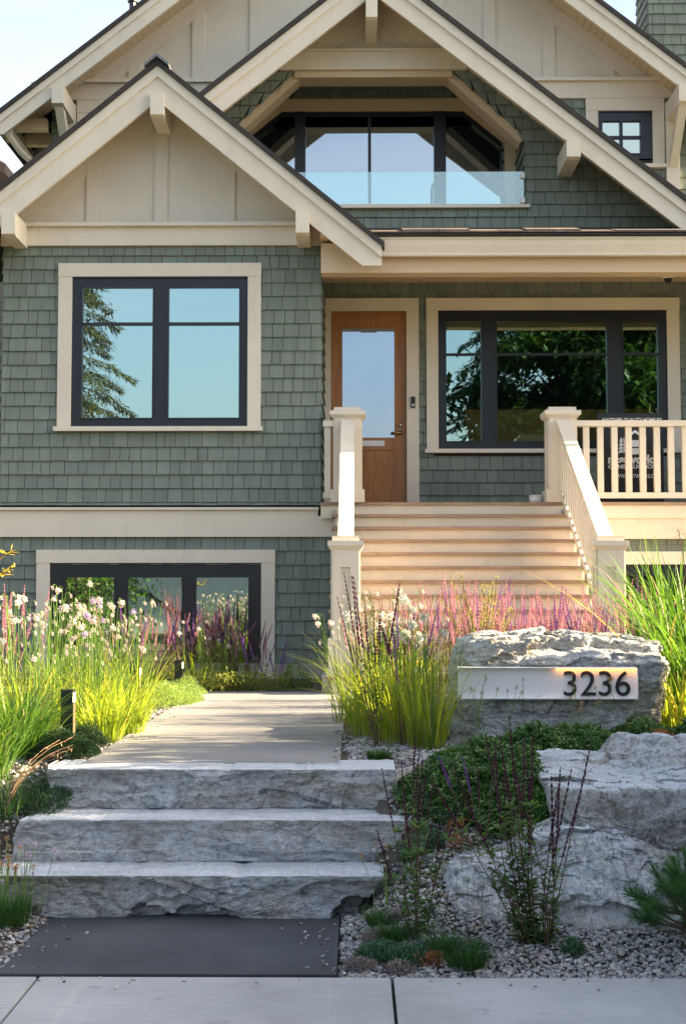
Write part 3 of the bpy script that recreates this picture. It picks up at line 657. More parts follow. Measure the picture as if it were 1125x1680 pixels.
# left bay gable
YG = 14.9; gx, gzt = W(259, 109, YG); s1 = .822
gable('g', gx, gzt, s1, X(626, YG, 420) - gx, YG, D1, .395, .125, .22, back=DG + .6, half_l=2.5, cut=.55)
b = MB(); zc_w = gzt - .05
b.prism([(gx, gzt - .02), (xb1 + .05, gzt - .02 - s1 * (xb1 + .05 - gx)), (xb1 + .05, gbz1), (xb0 - .05, gbz1), (xb0 - .05, gzt - .02 - s1 * (gx - xb0 + .05))], D1 - .001, D1 + .05); b.build('gable_panel', M['cream2'], house)
b = MB(); bw = .155
for px in (154, 265, 375): 
    xx = X(px, D1, 300); batten(b, xx, bw, gbz1 + .001, gzt - .12 - s1 * (abs(xx - gx) + bw / 2), D1)
for sg_ in (1, -1):                     # raking frieze board under the soffit
    b.prism([(gx, gzt - .08), (gx + sg_ * (gzt - .08 - gbz1 - .001) / s1, gbz1 + .001), (gx + sg_ * (gzt - .36 - gbz1 - .001) / s1, gbz1 + .001), (gx, gzt - .36)], D1 - .020, D1 - .002)
b.build('batten', M['cream2'], house)
b = MB(); b.box(xb0 - .03, xb1 + .03, D1 - .05, D1, gbz0, gbz1 - .045).box(xb0 - .05, xb1 + .05, D1 - .11, D1, gbz1 - .044, gbz1); b.build('gable_band', M['cream'], house)
for (a, c, yt, yb_) in ((485, 507, 342, 384), (3, 25, 348, 386)):
    x0, x1, z0, z1 = RC(a, yb_, c, yt, YG - .06); bracket(min(x0, x1), max(x0, x1), min(z0, z1), max(z0, z1), YG - .06, D1)
x0, x1, z0, z1 = RC(246.5, 190, 269, 152, YG - .06); bracket(x0, x1, min(z0, z1), max(z0, z1), YG - .06, D1)
b = MB(); zt_ = gzt + .085
for sg_ in (1, -1): b.prism([(gx, zt_ + .035), (gx + sg_ * .14, zt_ + .035 - s1 * .14), (gx + sg_ * .14, zt_ - s1 * .14), (gx, zt_)], YG - .10, 17.0)
b.build('ridge_cap', M['metalcap'], house)
# eave return soffit of the bay on the porch side
MB().box(xb1 + .001, gx + 2.5, YG + .05, DG, gbz0 - .02, gbz0 + .02).build('eave_soffit', M['tgsoffit'], house)

# balcony gable
YC = 15.9; cx, czt = W(613, -57, YC); s2 = .79; hc = .36
gable('g', cx, czt, s2, 4.35, YC, DG, hc, .125, 0, back=20.5, half_l=4.0, strip=.075)
def rakeR(z): return cx + (czt - .02 - z) / s2
def rakeL(z): return cx - (czt - .02 - z) / s2
ox1 = X(862, DG, 280); ox0 = 2 * cx - ox1; zs = Z(339.5, DG, 700)          # opening sides, sill
zo_top = Z(117, DG); zo_sh = Z(224, DG, 860); xo_top = X(741, DG, 117) - cx
cb0, cb1 = Z(116.5, DG), Z(84, DG)
def openR(z): return ox1 if z < zo_sh else ox1 + (cx + xo_top - ox1) * (z - zo_sh) / (zo_top - zo_sh)
def openL(z): return 2 * cx - openR(z)
zb_d = 5.9
def dseg(z):
    if z < zs - .04: return [(rakeL, rakeR)]
    return [(rakeL, openL), (openR, rakeR)]
b = MB(); shingle_wall(b, zb_d, cb0, DG, dseg, .04, seed=6)
b.build('gable_wall', M['shingle'], house); b = MB(); side_shingles(b, zs, zo_sh + .1, ox1, DG + .0, 17.6, -1, 8); b.build('balcony_side_wall', M['shingle'], house); b = MB()
DB = 17.6
b2z = Z(127, DB)
shingle_wall(b, zs, b2z + .6, DB, lambda z: [((lambda z: max(ox0, rakeL(z) + .1)), (lambda z: min(ox1, rakeR(z) - .1)))], .02, [(X(396, DB), X(826, DB), zs, Z(165, DB))], seed=9)
b.build('balcony_back_wall', M['shingle'], house)
# core behind the shingles
b = MB(); th = .25
def rk(z): return rakeR(z)
for sg_ in (1, -1):
    f = lambda x: cx + sg_ * (x - cx)
    pts = [(f(ox1), zs - .03), (f(rakeR(zs - .03)), zs - .03), (f(rakeR(zo_top)), zo_top), (f(cx + xo_top), zo_top), (f(ox1), zo_sh)]
    b.prism(pts if sg_ > 0 else pts[::-1], DG + .001, DG + th - .03)
b.box(cx - 3.6, cx + 3.6, DG + .001, DG + th, zb_d - .4, zs - .03)
b.prism([(cx - (czt - zo_top) / s2, zo_top), (cx + (czt - zo_top) / s2, zo_top), (cx, czt - .03)], DG + .03, DG + th)
rfz = lambda x: czt - .04 - s2 * abs(x - cx)
b.box(ox1 + .001, ox1 + .10, DG + th - .03, DB, zs - .1, rfz(ox1 + .12)).box(ox0 - .10, ox0 - .001, DG + th - .03, DB, zs - .1, rfz(ox1 + .12))
wa, wb, wt0 = 2 * cx - X(824, DB), X(824, DB), Z(186, DB); zk = Z(240, DB, 827)
b.prism([(ox0 - .1, zs - .1), (wa, zs - .1), (wa, rfz(wa)), (ox0 - .1, rfz(ox0 - .1))], DB + .001, DB + .1).prism([(wb, zs - .1), (ox1 + .1, zs - .1), (ox1 + .1, rfz(ox1 + .1)), (wb, rfz(wb))], DB + .001, DB + .1)
b.prism([(wa, wt0), (wb, wt0), (wb, rfz(wb)), (cx, rfz(cx)), (wa, rfz(wa))], DB + .001, DB + .1)
b.build('wall_core', M['underlay'], house)
b = MB()                                 # recess linings: head, raking jambs, ceiling
b.box(cx - xo_top, cx + xo_top, DG - .012, DG + .30, cb0 - .085, cb0 - .002)
for sg_ in (1, -1):
    f = lambda x: cx + sg_ * (x - cx); th_ = .05
    dx, dz = ox1 - (cx + xo_top), zo_sh - zo_top; L_ = math.hypot(dx, dz); nx_, nz_ = dz / L_, -dx / L_
    pts = [(f(cx + xo_top), zo_top), (f(ox1), zo_sh), (f(ox1 + nx_ * .10), zo_sh + nz_ * .10), (f(cx + xo_top + nx_ * .10), zo_top + nz_ * .10)]
    b.prism(pts if sg_ < 0 else pts[::-1], DG + .03, DG + .30)
b.build('opening_lining', M['tgsoffit'], house)
b = MB()
for sg_ in (1, -1): b.prism([(cx, czt - .06), (cx + sg_ * (ox1 + .1 - cx), czt - .06 - s2 * (ox1 + .1 - cx)), (cx + sg_ * (ox1 + .1 - cx), czt - .10 - s2 * (ox1 + .1 - cx)), (cx, czt - .10)], DG + .3, DB)
b.build('balcony_ceiling', M['tgsoffit'], house)
MB().box(ox0, ox1, DG + .02, DB, zs - .2, zs - .06).build('balcony_floor', M['deckwood'], house)
# collar band + gable panel
b = MB(); hw = (czt - hc * .3 - cb0) / s2
b.box(cx - hw, cx + hw, DG - .06, DG - .001, cb0, cb1 - .03).box(cx - hw, cx + hw, DG - .10, DG - .001, cb1 - .029, cb1); b.build('gable_band', M['cream'], house)
MB().prism([(cx, czt - .02), (cx - (czt - cb1) / s2, cb1), (cx + (czt - cb1) / s2, cb1)], DG - .02, DG + .028).build('gable_panel', M['cream2'], house)
b = MB(); batten(b, X(609, DG, 60), .16, cb1 + .001, czt - .3, DG - .02)
for sg_ in (1, -1): b.prism([(cx, czt - .08), (cx + sg_ * (czt - .08 - cb1 - .001) / s2, cb1 + .001), (cx + sg_ * (czt - .40 - cb1 - .001) / s2, cb1 + .001), (cx, czt - .40)], DG - .042, DG - .021)
b.build('batten', M['cream2'], house)
x0, x1, z0, z1 = RC(600, 30, 619, -12, YC - .06); bracket(x0, x1, min(z0, z1), max(z0, z1), YC - .06, DG)
x0, x1, z0, z1 = RC(929, 259, 952, 226, YC - .06); bracket(x0, x1, min(z0, z1), max(z0, z1), YC - .06, DG)
bracket(2 * cx - x1, 2 * cx - x0, min(z0, z1), max(z0, z1), YC - .06, DG)
# balcony window: clipped top corners
def wz(py): return Z(py, DB)
wx1, wzt = X(827, DB, 290), wz(184); wxt = X(759.5, DB, 184); wzs = Z(237, DB, 827); cxb = cx
fz0 = zs + .02
def mir(x): return 2 * cxb - x
outer = [(mir(wx1), fz0), (wx1, fz0), (wx1, wzs), (wxt, wzt), (mir(wxt), wzt), (mir(wx1), wzs)]
ty = DB - .04; tx1, txt, tzs, tzt = X(845.5, DB, 290), X(768, DB, 163), Z(226, DB, 845), wz(163.5)
tr = MB()
tr.prism([(wx1, fz0), (tx1, fz0), (tx1, tzs), (wx1, wzs)], ty, DB + .03); tr.prism([(wx1, wzs), (tx1, tzs), (txt, tzt), (wxt, wzt)], ty, DB + .03)
tr.prism([(mir(wxt), wzt), (wxt, wzt), (txt, tzt), (mir(txt), tzt)], ty, DB + .03)
tr.prism([(mir(tx1), fz0), (mir(wx1), fz0), (mir(wx1), wzs), (mir(tx1), tzs)], ty, DB + .03); tr.prism([(mir(tx1), tzs), (mir(wx1), wzs), (mir(wxt), wzt), (mir(txt), tzt)], ty, DB + .03)
def fm(px): return X(px, DB, 260)
fr = MB(); fy0, fy1 = DB - .012, DB + .07; ft = .07
m1, m2, m3, m4 = fm(711.5), fm(731), fm(603.5), fm(608.5); m5, m6 = fm(483.5), fm(501)
ztp = wzt - ft
fr.box(m1, m2, fy0 - .02, fy1, fz0, wzt - .001).box(m5, m6, fy0 - .02, fy1, fz0, wzt - .001).box(m3, m4, fy0, fy1, fz0 + .03, ztp)
fr.box(m6, m1, fy0, fy1, ztp, wzt).box(m6, m1, fy0, fy1, fz0, fz0 + .03)
sl_ = (wzt - wzs) / (wx1 - wxt)
for sg_ in (1, -1):
    f = (lambda x: x) if sg_ > 0 else mir
    e = m2 if sg_ > 0 else mir(m5)
    P_ = lambda pts: [(f(x), z) for x, z in (pts if sg_ > 0 else pts[::-1])]
    fr.prism(P_([(e, wzt), (e, ztp), (wxt - .02, ztp), (wx1, wzs - ft * 1.25), (wx1, wzs), (wxt, wzt)]), fy0, fy1)
    fr.prism(P_([(wx1 - .05, fz0 + .03), (wx1, fz0 + .03), (wx1, wzs - ft * 1.2), (wx1 - .05, wzs - ft * 1.2 + .05 * sl_)]), fy0 + .001, fy1)
    fr.prism(P_([(e, fz0), (wx1, fz0), (wx1, fz0 + .029), (e, fz0 + .029)]), fy0, fy1)
bwin = fr.build('window', M['black'], house); tr.build('trim', M['tgsoffit'], bwin)
for a, c in ((m6, m3), (m4, m1)): MB().box(a - .003, c + .003, DB + .03, DB + .035, fz0 + .028, ztp + .003).build('pane', M['glass_up'], bwin)
for sg_ in (1, -1):
    f = (lambda x: x) if sg_ > 0 else mir
    e = m2 if sg_ > 0 else mir(m5); pts = [(e - .003, fz0 + .02), (wx1 - .03, fz0 + .02), (wx1 - .03, wzs), (wxt, wzt - .03), (e - .003, wzt - .03)]
    pts = [(f(x), z) for x, z in (pts if sg_ > 0 else pts[::-1])]; MB().prism(pts, DB + .03, DB + .035).build('pane', M['glass_up'], bwin)
hx = fm(708); MB().tube([(fm(711), DB - .03, Z(302, DB)), (hx, DB - .07, Z(306, DB)), (hx, DB - .07, Z(336, DB))], .012, 6).build('handle', M['black'], bwin)
# balcony glass, sill, clamps
bal = MB().box(ox0 - .05, X(868, DG, 340), DG - .075, DG + .03, zs - .028, zs + .012).build('balcony_sill', M['cream'], house)
gz1 = Z(283, DG, 700); MB().box(ox0 + .02, ox1 - .03, DG - .03, DG - .018, zs + .015, gz1).build('glass_railing', M['rail_glass'], bal)
for py in (291, 331): bx('clamp', 'white', bal, X(855.5, DG), X(863, DG), DG - .055, DG + .0, Z(py + 4, DG), Z(py - 4, DG))
for px in (607, 720, 835): bx('clamp', 'white', bal, X(px - 4, DG), X(px + 4, DG), DG - .05, DG, zs + .012, zs + .026)

# main gable behind
YM = 17.2; mx_, mzt = W(607, -274, YM); s3 = .783
gable('g', mx_, mzt, s3, 5.0, YM, DM, .29, .10, .15, back=26, half_l=X(-12, YM, 210) * -1 + mx_, strip=.07)
mb0, mb1 = Z(163, DM, 900), Z(131, DM, 900)
xm0, xm1 = -4.15, 2 * mx_ + 4.15
MB().prism([(mx_, mzt - .02), (xm0 - .3, mzt - .02 - s3 * (mx_ - xm0 + .3)), (xm0 - .3, mb1), (xm1 + .3, mb1), (xm1 + .3, mzt - .02 - s3 * (xm1 + .3 - mx_))], DM - .001, DM + .06).build('gable_panel', M['cream2'], house)
b = MB()
for px in (222, 326, 420, 718, 802, 899, 996): xx = X(px, DM, 60); batten(b, xx, .165, mb1 + .001, mzt - .12 - s3 * (abs(xx - mx_) + .08), DM)
for sg_ in (1, -1): b.prism([(mx_, mzt - .08), (mx_ + sg_ * (mzt - .08 - mb1 - .001) / s3, mb1 + .001), (mx_ + sg_ * (mzt - .36 - mb1 - .001) / s3, mb1 + .001), (mx_, mzt - .36)], DM - .02, DM - .002)
b.build('batten', M['cream2'], house)
b = MB(); b.box(xm0 - .02, xm1 + .02, DM - .05, DM, mb0, mb1 - .045).box(xm0 - .04, xm1 + .04, DM - .10, DM, mb1 - .044, mb1); b.build('gable_band', M['cream'], house)
ws = RC(980, 183, 1069, 263, DM); wst = RC(960, 163, 1088, 271, DM); wss = RC(952, 271, 1093.5, 277, DM)
wsm = (2 * mx_ - ws[1], 2 * mx_ - ws[0], ws[2], ws[3])
b = MB(); shingle_wall(b, 5.6, mb0, DM, lambda z: [(cl(xm0), cl(xm1))], .03, [(ws[0] - .05, ws[1] + .05, ws[2] - .02, ws[3] + .04), (wsm[0] - .05, wsm[1] + .05, ws[2] - .02, ws[3] + .04)], seed=12)
side_shingles(b, .8, mb1, xm1, DM, 26, 1, 13); side_shingles(b, .8, mb1, xm0, DM, 26, -1, 14); b.build('main_wall', M['shingle'], house)
b = MB(); core(b, xm0 + .001, xm1 - .001, 5.3, mb0, DM, [ws, wsm]); b.box(xm0 + .002, xm0 + .12, DM + .13, 26, .3, mb1 + .1).box(xm1 - .12, xm1 - .002, DM + .13, 26, .3, mb1 + .1).box(xm0, xm1, 25.9, 26, .3, mb1).build('wall_core', M['underlay'], house)
yq0, yq1 = Z(252, DM, 1020), Z(199, DM, 1020)
for sgn in (1, -1):
    q = (lambda a, c: (a, c)) if sgn > 0 else (lambda a, c: (2 * mx_ - c, 2 * mx_ - a))
    def P4(t4): a, c = q(t4[0], t4[1]); return (a, c, t4[2], t4[3])
    ff = P4(ws); pc = [q(X(993, DM), X(1022, DM)) + (yq0, yq1), q(X(1026.5, DM), X(1056, DM)) + (yq0, yq1)]
    pc.sort(); window((ff[0], ff[1], ff[2] + .02, ff[3]), P4(wst), P4(wss), DM, pc, 'glass_low', (Z(227.5, DM, 1020), Z(223, DM, 1020)), depth=.08)
# knee braces of the main gable
for sgn in (1, -1):
    def rx(px, d): x = X(px, d, 170); return x if sgn < 0 else 2 * mx_ - x
    a, c = sorted((rx(85, YM - .06), rx(104.5, YM - .06))); z0, z1 = Z(171, YM - .06, 95), Z(140, YM - .06, 95)
    bracket(a, c, z0, z1, YM - .06, DM)
    m_ = (a + c) / 2; MB().tprism([(YM + .02, z0), (YM + .16, z0), (DM, z0 - .55), (DM, z0 - .75)], m_ - .055, m_ + .055).build('knee_brace', M['cream'], house)
    bx('brace_pad', 'cream', house, m_ - .09, m_ + .09, DM - .08, DM - .002, z0 - .95, z1)
# left eave: rafter tails, gutter, downpipe
b = MB(); ez = mzt - s3 * (mx_ - xm0 + .42) - .18
for k in range(8): bx('rafter_tail', 'tgsoffit', house, xm0 - .50, xm0 - .001, YM + .35 + k * .6, YM + .47 + k * .6, ez + .02, ez + .18)
dp = MB().tube([(xm0 - .45, YM + .15, ez + .02), (xm0 - .45, YM + .18, ez - .12), (xm0 - .34, YM + .35, ez - .28), (xm0 - .10, DM - .1, ez - .5), (xm0 - .06, DM - .1, ez - 5)], .045, 10).build('downpipe', M['cream'], house, True)
MB().tprism([(YM + .05, ez + .1), (YM + 6, ez + .1), (YM + 6, ez), (YM + .05, ez)], xm0 - .56, xm0 - .44).build('gutter', M['cream'], house)
for px, py in ((218, 4), (40, 168)):
    x, z = W(px, py, 19.5); MB().tube([(x, 19.5, z - .9), (x, 19.5, z + .02)], .05 if px > 100 else .025, 10).tube([(x, 19.5, z), (x, 19.5, z + .06)], .075 if px > 100 else .03, 10).build('roof_vent', M['black'], house)
# chimney
hx0, hx1 = X(1063, 20, 60), X(1063, 20, 60) + .95
b = MB(); shingle_wall(b, 7, 11.2, 20, lambda z: [(cl(hx0), cl(hx1))], 0, seed=15); side_shingles(b, 7, 11.2, hx0, 20, 20.8, -1, 16); side_shingles(b, 7, 11.2, hx1, 20, 20.8, 1, 17)
b.build('chimney', M['shingle'], house); bx('chimney_core', 'underlay', house, hx0 + .001, hx1 - .001, 20.001, 20.8, 6.5, 11.2); bx('chimney_cap', 'cream', house, hx0 - .06, hx1 + .06, 19.94, 20.86, 11.2, 11.3)

# ---- porch
XR = 7.2; GY = 14.95
gz_t, gz_b = Z(388, GY, 800), Z(417, GY, 800); bmz = Z(447, 15.12, 800)
xg0 = X(598, GY, 400)
gut = MB().tprism([(GY, gz_t), (GY, gz_t - .03), (GY + .012, gz_t - .035), (GY + .02, gz_t - .09), (GY + .05, gz_b + .035), (GY + .05, gz_b), (GY + .12, gz_b), (GY + .12, gz_t)], xg0, XR).build('gutter', M['cream'], house)
MB().box(xb1 + .01, XR, 15.12, 15.34, bmz, gz_t - .03).build('porch_beam', M['tgsoffit'], house)
b = MB(); side_shingles(b, .5, 5.9, XR - .25, 15.36, DP, -1, 31); side_shingles(b, .5, 5.9, XR - .05, 15.36, DP, 1, 32); b.box(XR - .249, XR - .051, 15.355, DP, .5, 5.9); b.build('porch_shade_wall', M['shingle'], house)  # unseen end wall, added to keep sun off the porch and upper rails
cz = Z(463.5, DP, 700); b = MB(); n = 12
for k in range(n): y0 = 15.34 + k * (DP - 15.34) / n; b.box(xb1, XR, y0 + .003, y0 + (DP - 15.34) / n - .003, cz, cz + .02)
b.box(xb1, XR, 15.34, DP, cz + .019, cz + .05); b.build('porch_ceiling', M['tgsoffit'], house)
rz1 = Z(374, DG, 800); b = MB(); b.tprism([(GY - .03, gz_t + .035), (DG + .3, rz1 + .10), (DG + .3, rz1), (GY - .03, gz_t + .005)], xg0 + .02, XR + .1); b.build('porch_roof', M['roof'], house)
b = MB(); x = xg0 + .03
while x < XR:                            # shingle tabs showing on the roof edge
    w_ = R.uniform(.30, .42); h_ = R.choice((.012, .02, .035)); b.tprism([(GY - .05, gz_t + .037), (GY - .05, gz_t + .037 + h_), (GY + .35, gz_t + .16 + h_), (GY + .35, gz_t + .16)], x, x + w_ - .006); x += w_
b.build('roof_tabs', M['roofedge'], house)
DZ = 2.584; FY = 15.3
dw = RC(542.8, 511, 666.7, 845, DP); dwt = RC(529.5, 490.5, 686.8, 845, DP)
pw = RC(718.4, 509.9, 1093.3, 737, DP); pwt = RC(699.2, 489.8, 1113.6, 737, DP); pws = RC(696.5, 737, 1117, 743.5, DP)
b = MB(); shingle_wall(b, DZ, cz, DP, lambda z: [(cl(xb1), cl(XR - .4))], .02, [(dw[0] - .06, dw[1] + .06, 0, dw[3] + .05), (pw[0] - .06, pw[1] + .06, pw[2] - .02, pw[3] + .05)], seed=20); b.build('porch_wall', M['shingle'], house)
b = MB(); core(b, xb1, XR - .4, DZ - .3, 6.3, DP, [dw, pw]); b.build('wall_core', M['underlay'], house)
window(pw, pwt, pws, DP, pn([(731.8, 788.8), (814.8, 995), (1021.5, 1078.8)], 528, 724, DP), 'glass_porch', (Z(583, DP, 900), Z(579.3, DP, 900)))
# what shows through the porch window: dark room with an ochre island and stool
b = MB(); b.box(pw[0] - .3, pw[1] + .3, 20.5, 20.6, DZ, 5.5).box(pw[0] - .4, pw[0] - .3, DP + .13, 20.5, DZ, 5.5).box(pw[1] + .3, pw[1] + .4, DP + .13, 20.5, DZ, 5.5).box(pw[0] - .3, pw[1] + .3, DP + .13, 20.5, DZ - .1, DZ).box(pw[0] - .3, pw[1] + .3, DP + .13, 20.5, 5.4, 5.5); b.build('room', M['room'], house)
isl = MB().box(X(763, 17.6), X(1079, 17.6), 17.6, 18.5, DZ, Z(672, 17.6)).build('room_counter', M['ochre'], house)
# front door
door = MB(); yd = DP + .035; st0, st1 = X(561.5, DP), X(647, DP); g0, g1 = Z(717.5, DP), Z(537, DP)
door.box(dw[0], st0, yd, yd + .05, DZ + .02, dw[3] - .045).box(st1, dw[1], yd, yd + .05, DZ + .02, dw[3] - .045).box(st0, st1, yd, yd + .05, g1, dw[3] - .045).box(st0, st1, yd, yd + .05, Z(738, DP), g0).box(st0, st1, yd + .012, yd + .05, DZ + .25, Z(738, DP)).box(st0, st1, yd, yd + .05, DZ + .02, DZ + .249)
door.box(dw[0], dw[1], yd - .02, yd + .05, dw[3] - .044, dw[3])
door = door.build('door', M['fir'], house)
MB().box(st0 - .003, st1 + .003, yd + .02, yd + .026, g0 - .003, g1 + .003).build('pane', M['doorglass'], door)
bx('mail_slot', 'white', door, X(593, DP), X(630.5, DP), yd - .008, yd - .0005, Z(731.5, DP), Z(722.5, DP))
kx, kz = W(656.5, 710, DP); hnd = MB().tube([(kx, yd - .0005, kz), (kx, yd - .014, kz)], .028, 14).tube([(kx, yd - .01, kz), (kx, yd - .06, kz)], .011, 8).tube([(kx + .008, yd - .06, kz), (kx - .12, yd - .06, kz - .002)], .011, 8).build('handle', M['brass'], door, True)
kx, kz = W(656.5, 697, DP); MB().tube([(kx, yd - .0005, kz), (kx, yd - .02, kz)], .03, 16, .026).build('lock', M['steel'], door, True)
b = MB(); yt = DP - .042; b.box(dwt[0], dwt[1], yt - .006, DP, dw[3], dwt[3]).box(dwt[0], dw[0], yt, DP + .03, DZ, dw[3] - .0005).box(dw[1], dwt[1], yt, DP + .03, DZ, dw[3] - .0005).build('trim', M['cream'], door)
bx('threshold', 'deckwood', door, dw[0], dw[1], DP - .06, DP + .08, DZ + .001, DZ + .019)
kx, kz = W(677, 661, DP); MB().box(kx - .026, kx + .026, yt - .024, yt - .0005, kz - .07, kz + .07).build('doorbell', M['boardblack'], house)
MB().tube([(kx, yt - .03, kz - .035), (kx, yt - .0245, kz - .035)], .016, 14).build('doorbell_button', M['steel'], house)
# ceiling camera
kx, kz = W(1095, 457, 16.5); dome = MB()
dome.tube([(kx, 16.5, cz), (kx, 16.5, cz - .03)], .075, 16, .07); dome = dome.build('security_camera', M['white'], house, True)
MB().tube([(kx, 16.5, cz - .03), (kx, 16.5, cz - .06), (kx, 16.5, cz - .08)], .058, 14, .03).build('lens_dome', M['boardblack'], dome, True)
# deck and skirt
b = MB(); xd0 = X(524.5, FY, 824)
for k in range(11): y0 = FY + k * .14; b.box(xd0 if y0 < D1 - .1 else xb1 + .03, XR, y0, y0 + .136, DZ - .035, DZ)
b.build('porch_deck', M['deckwood'], house)
zf0 = Z(852, 15.33, 1050); zf1 = Z(884, 15.36, 1050)
b = MB(); b.box(xd0 + .01, XR, FY + .02, FY + .05, Z(850, FY + .02, 1000), DZ - .036); b.box(xw1, XR, FY + .045, FY + .09, zf1, zf0 + .02).build('deck_fascia', M['cream'], house)
bw_ = RC(1000, 926, 1190, 1115, D1); bwt = RC(978, 905, 1212, 1115, D1)
b = MB(); shingle_wall(b, Z(1088, D1), zf1 + .1, D1, lambda z: [(cl(xw1), cl(XR - .4))], 0, [(bw_[0] - .05, bw_[1] + .05, 0, bw_[3] + .05)], seed=23); b.build('basement_wall', M['shingle'], house)
b = MB(); core(b, xw1, XR - .4, .3, DZ - .1, D1, [bw_]); b.build('wall_core', M['underlay'], house)
window(bw_, bwt, None, D1, pn([(1016, 1085), (1100, 1170)], 945, 1108, D1), 'glass_low')

# ---- front stairs
stairs = thing('front_stairs', (1.05, 13.8, PZ), 'wide cream wooden porch stairs with square newel posts and sloping rails', 'stairs')
NR, RUN = 13, .245; rise = (DZ - PZ) / NR; tx0, tx1 = -.275, 2.44
for k in range(1, NR):
    y = FY - RUN * k; z = DZ - rise * k
    MB().box(tx0, tx1, y, y + RUN + .03, z - .034, z).build('tread', M['deckwood'], stairs)
for k in range(NR):
    y = FY - RUN * k + .035; z = DZ - rise * k
    MB().box(tx0 + .05, tx1 - .06, y, y + .02, z - rise + .001, z - .035).build('riser', M['cream'], stairs)
for xx in (tx0 + .03, tx1 - .065):
    pts = []
    for k in range(NR):
        y = FY - RUN * k + .056; z = DZ - rise * k - .036; pts += [(y, z), (y, z - rise)]
    pts = pts[:-1] + [(pts[-1][0], PZ), (FY + .05, PZ)]
    MB().tprism(pts[::-1], xx, xx + .035).build('stringer', M['cream'], stairs)
def newel(cx_, cy, zb, zt, hw_, capw, parent, plinth_z, panel=True):
    b = MB(); b.box(cx_ - hw_, cx_ + hw_, cy - hw_, cy + hw_, zb, zt)
    b.box(cx_ - hw_ - .045, cx_ + hw_ + .045, cy - hw_ - .045, cy + hw_ + .045, zb, plinth_z)
    if panel:                             # raised frame leaving a recessed centre panel on front and sides
        pz0, pz1, q = plinth_z + .0, zt - .10, hw_ * .38
        for sgn_ in (-1, 1):
            b.box(cx_ + sgn_ * (hw_ + q) / 2 - (hw_ - q) / 2, cx_ + sgn_ * (hw_ + q) / 2 + (hw_ - q) / 2, cy - hw_ - .018, cy - hw_ - .0005, pz0, zt)
            b.box(cx_ + sgn_ * (hw_ + .009) - .0085, cx_ + sgn_ * (hw_ + .009) + .0085, cy - hw_, cy - q, pz0, zt)
            b.box(cx_ + sgn_ * (hw_ + .009) - .0085, cx_ + sgn_ * (hw_ + .009) + .0085, cy + q, cy + hw_, pz0, zt)
            b.box(cx_ + sgn_ * (hw_ + .009) - .0085, cx_ + sgn_ * (hw_ + .009) + .0085, cy - q, cy + q, zt - .16, zt)
        b.box(cx_ - q, cx_ + q, cy - hw_ - .018, cy - hw_ - .0005, zt - .16, zt)
    o = b.build('newel_post', M['cream'], parent)
    c = MB(); c.frustum(cx_, cy, zt, zt + .04, hw_ + .02, capw).box(cx_ - capw, cx_ + capw, cy - capw, cy + capw, zt + .0405, zt + .085).box(cx_ - capw * .76, cx_ + capw * .76, cy - capw * .76, cy + capw * .76, zt + .0855, zt + .13)
    c.build('cap', M['cream'], o)
    return o
LX, RX = -.097, 2.375; UY, LY = FY + .17, 12.62
uz = Z(668, UY - .15) - .13; lz = Z(879.5, LY - .12) - .13
for xx in (LX, RX):
    newel(xx, UY, DZ, uz, .15, .208, stairs, Z(803, UY - .18) + 0, True)
    newel(xx, LY, PZ, lz, .122, .168, stairs, Z(1049, LY - .14), True)
bx('newel_pad', 'foundation', stairs, LX - .22, LX + .2, LY - .18, LY + .3, PZ - .1, Z(1108, LY - .18, 540))
ra, rb = (UY - .15, Z(688, UY - .15)), (LY + .12, Z(879, LY + .1)); rsl = (ra[1] - rb[1]) / (ra[0] - rb[0])
for xx in (LX, RX):
    MB().tprism([(ra[0], ra[1]), (rb[0], rb[1]), (rb[0], rb[1] - .075), (ra[0], ra[1] - .075)][::-1], xx - .075, xx + .075).build('handrail', M['cream'], stairs)
    o_ = .80; MB().tprism([(ra[0], ra[1] - o_), (rb[0], rb[1] - o_), (rb[0], rb[1] - o_ - .08), (ra[0], ra[1] - o_ - .08)][::-1], xx - .035, xx + .035).build('bottom_rail', M['cream'], stairs)
    n = 17
    for k in range(n):
        y = rb[0] + (ra[0] - rb[0]) * (k + .5) / n; z = rb[1] + (y - rb[0]) * rsl
        MB().box(xx - .02, xx + .02, y - .034, y + .034, z - o_ - .02, z - .05).build('baluster', M['cream'], stairs)
# ---- porch railings
def porch_rail(x0, x1, first, pitch, label, name='porch_railing', dxs=None):
    t = thing(name, ((x0 + x1) / 2, UY, DZ), label, 'railing'); yr_ = UY - .10
    bx('top_rail', 'cream', t, x0, x1, yr_ - .055, yr_ + .055, Z(700.5, yr_), Z(691, yr_)); bx('bottom_rail', 'cream', t, x0, x1, yr_ - .04, yr_ + .04, Z(818, yr_), Z(808.6, yr_))
    x = first
    while x < x1 - .03:
        bx('baluster', 'cream', t, x - .034, x + .034, yr_ - .03, yr_ + .03, Z(808.4, yr_), Z(700.7, yr_)); x += pitch
    return t
porch_rail(RX + .151, XR - .4, X(960.3, UY - .1), X(983.4, UY - .1) - X(960.3, UY - .1), 'cream porch railing with flat balusters right of the stairs')
porch_rail(xb1 + .03, LX - .151, X(537, UY - .1), .4, 'short cream railing piece between bay wall and left newel')
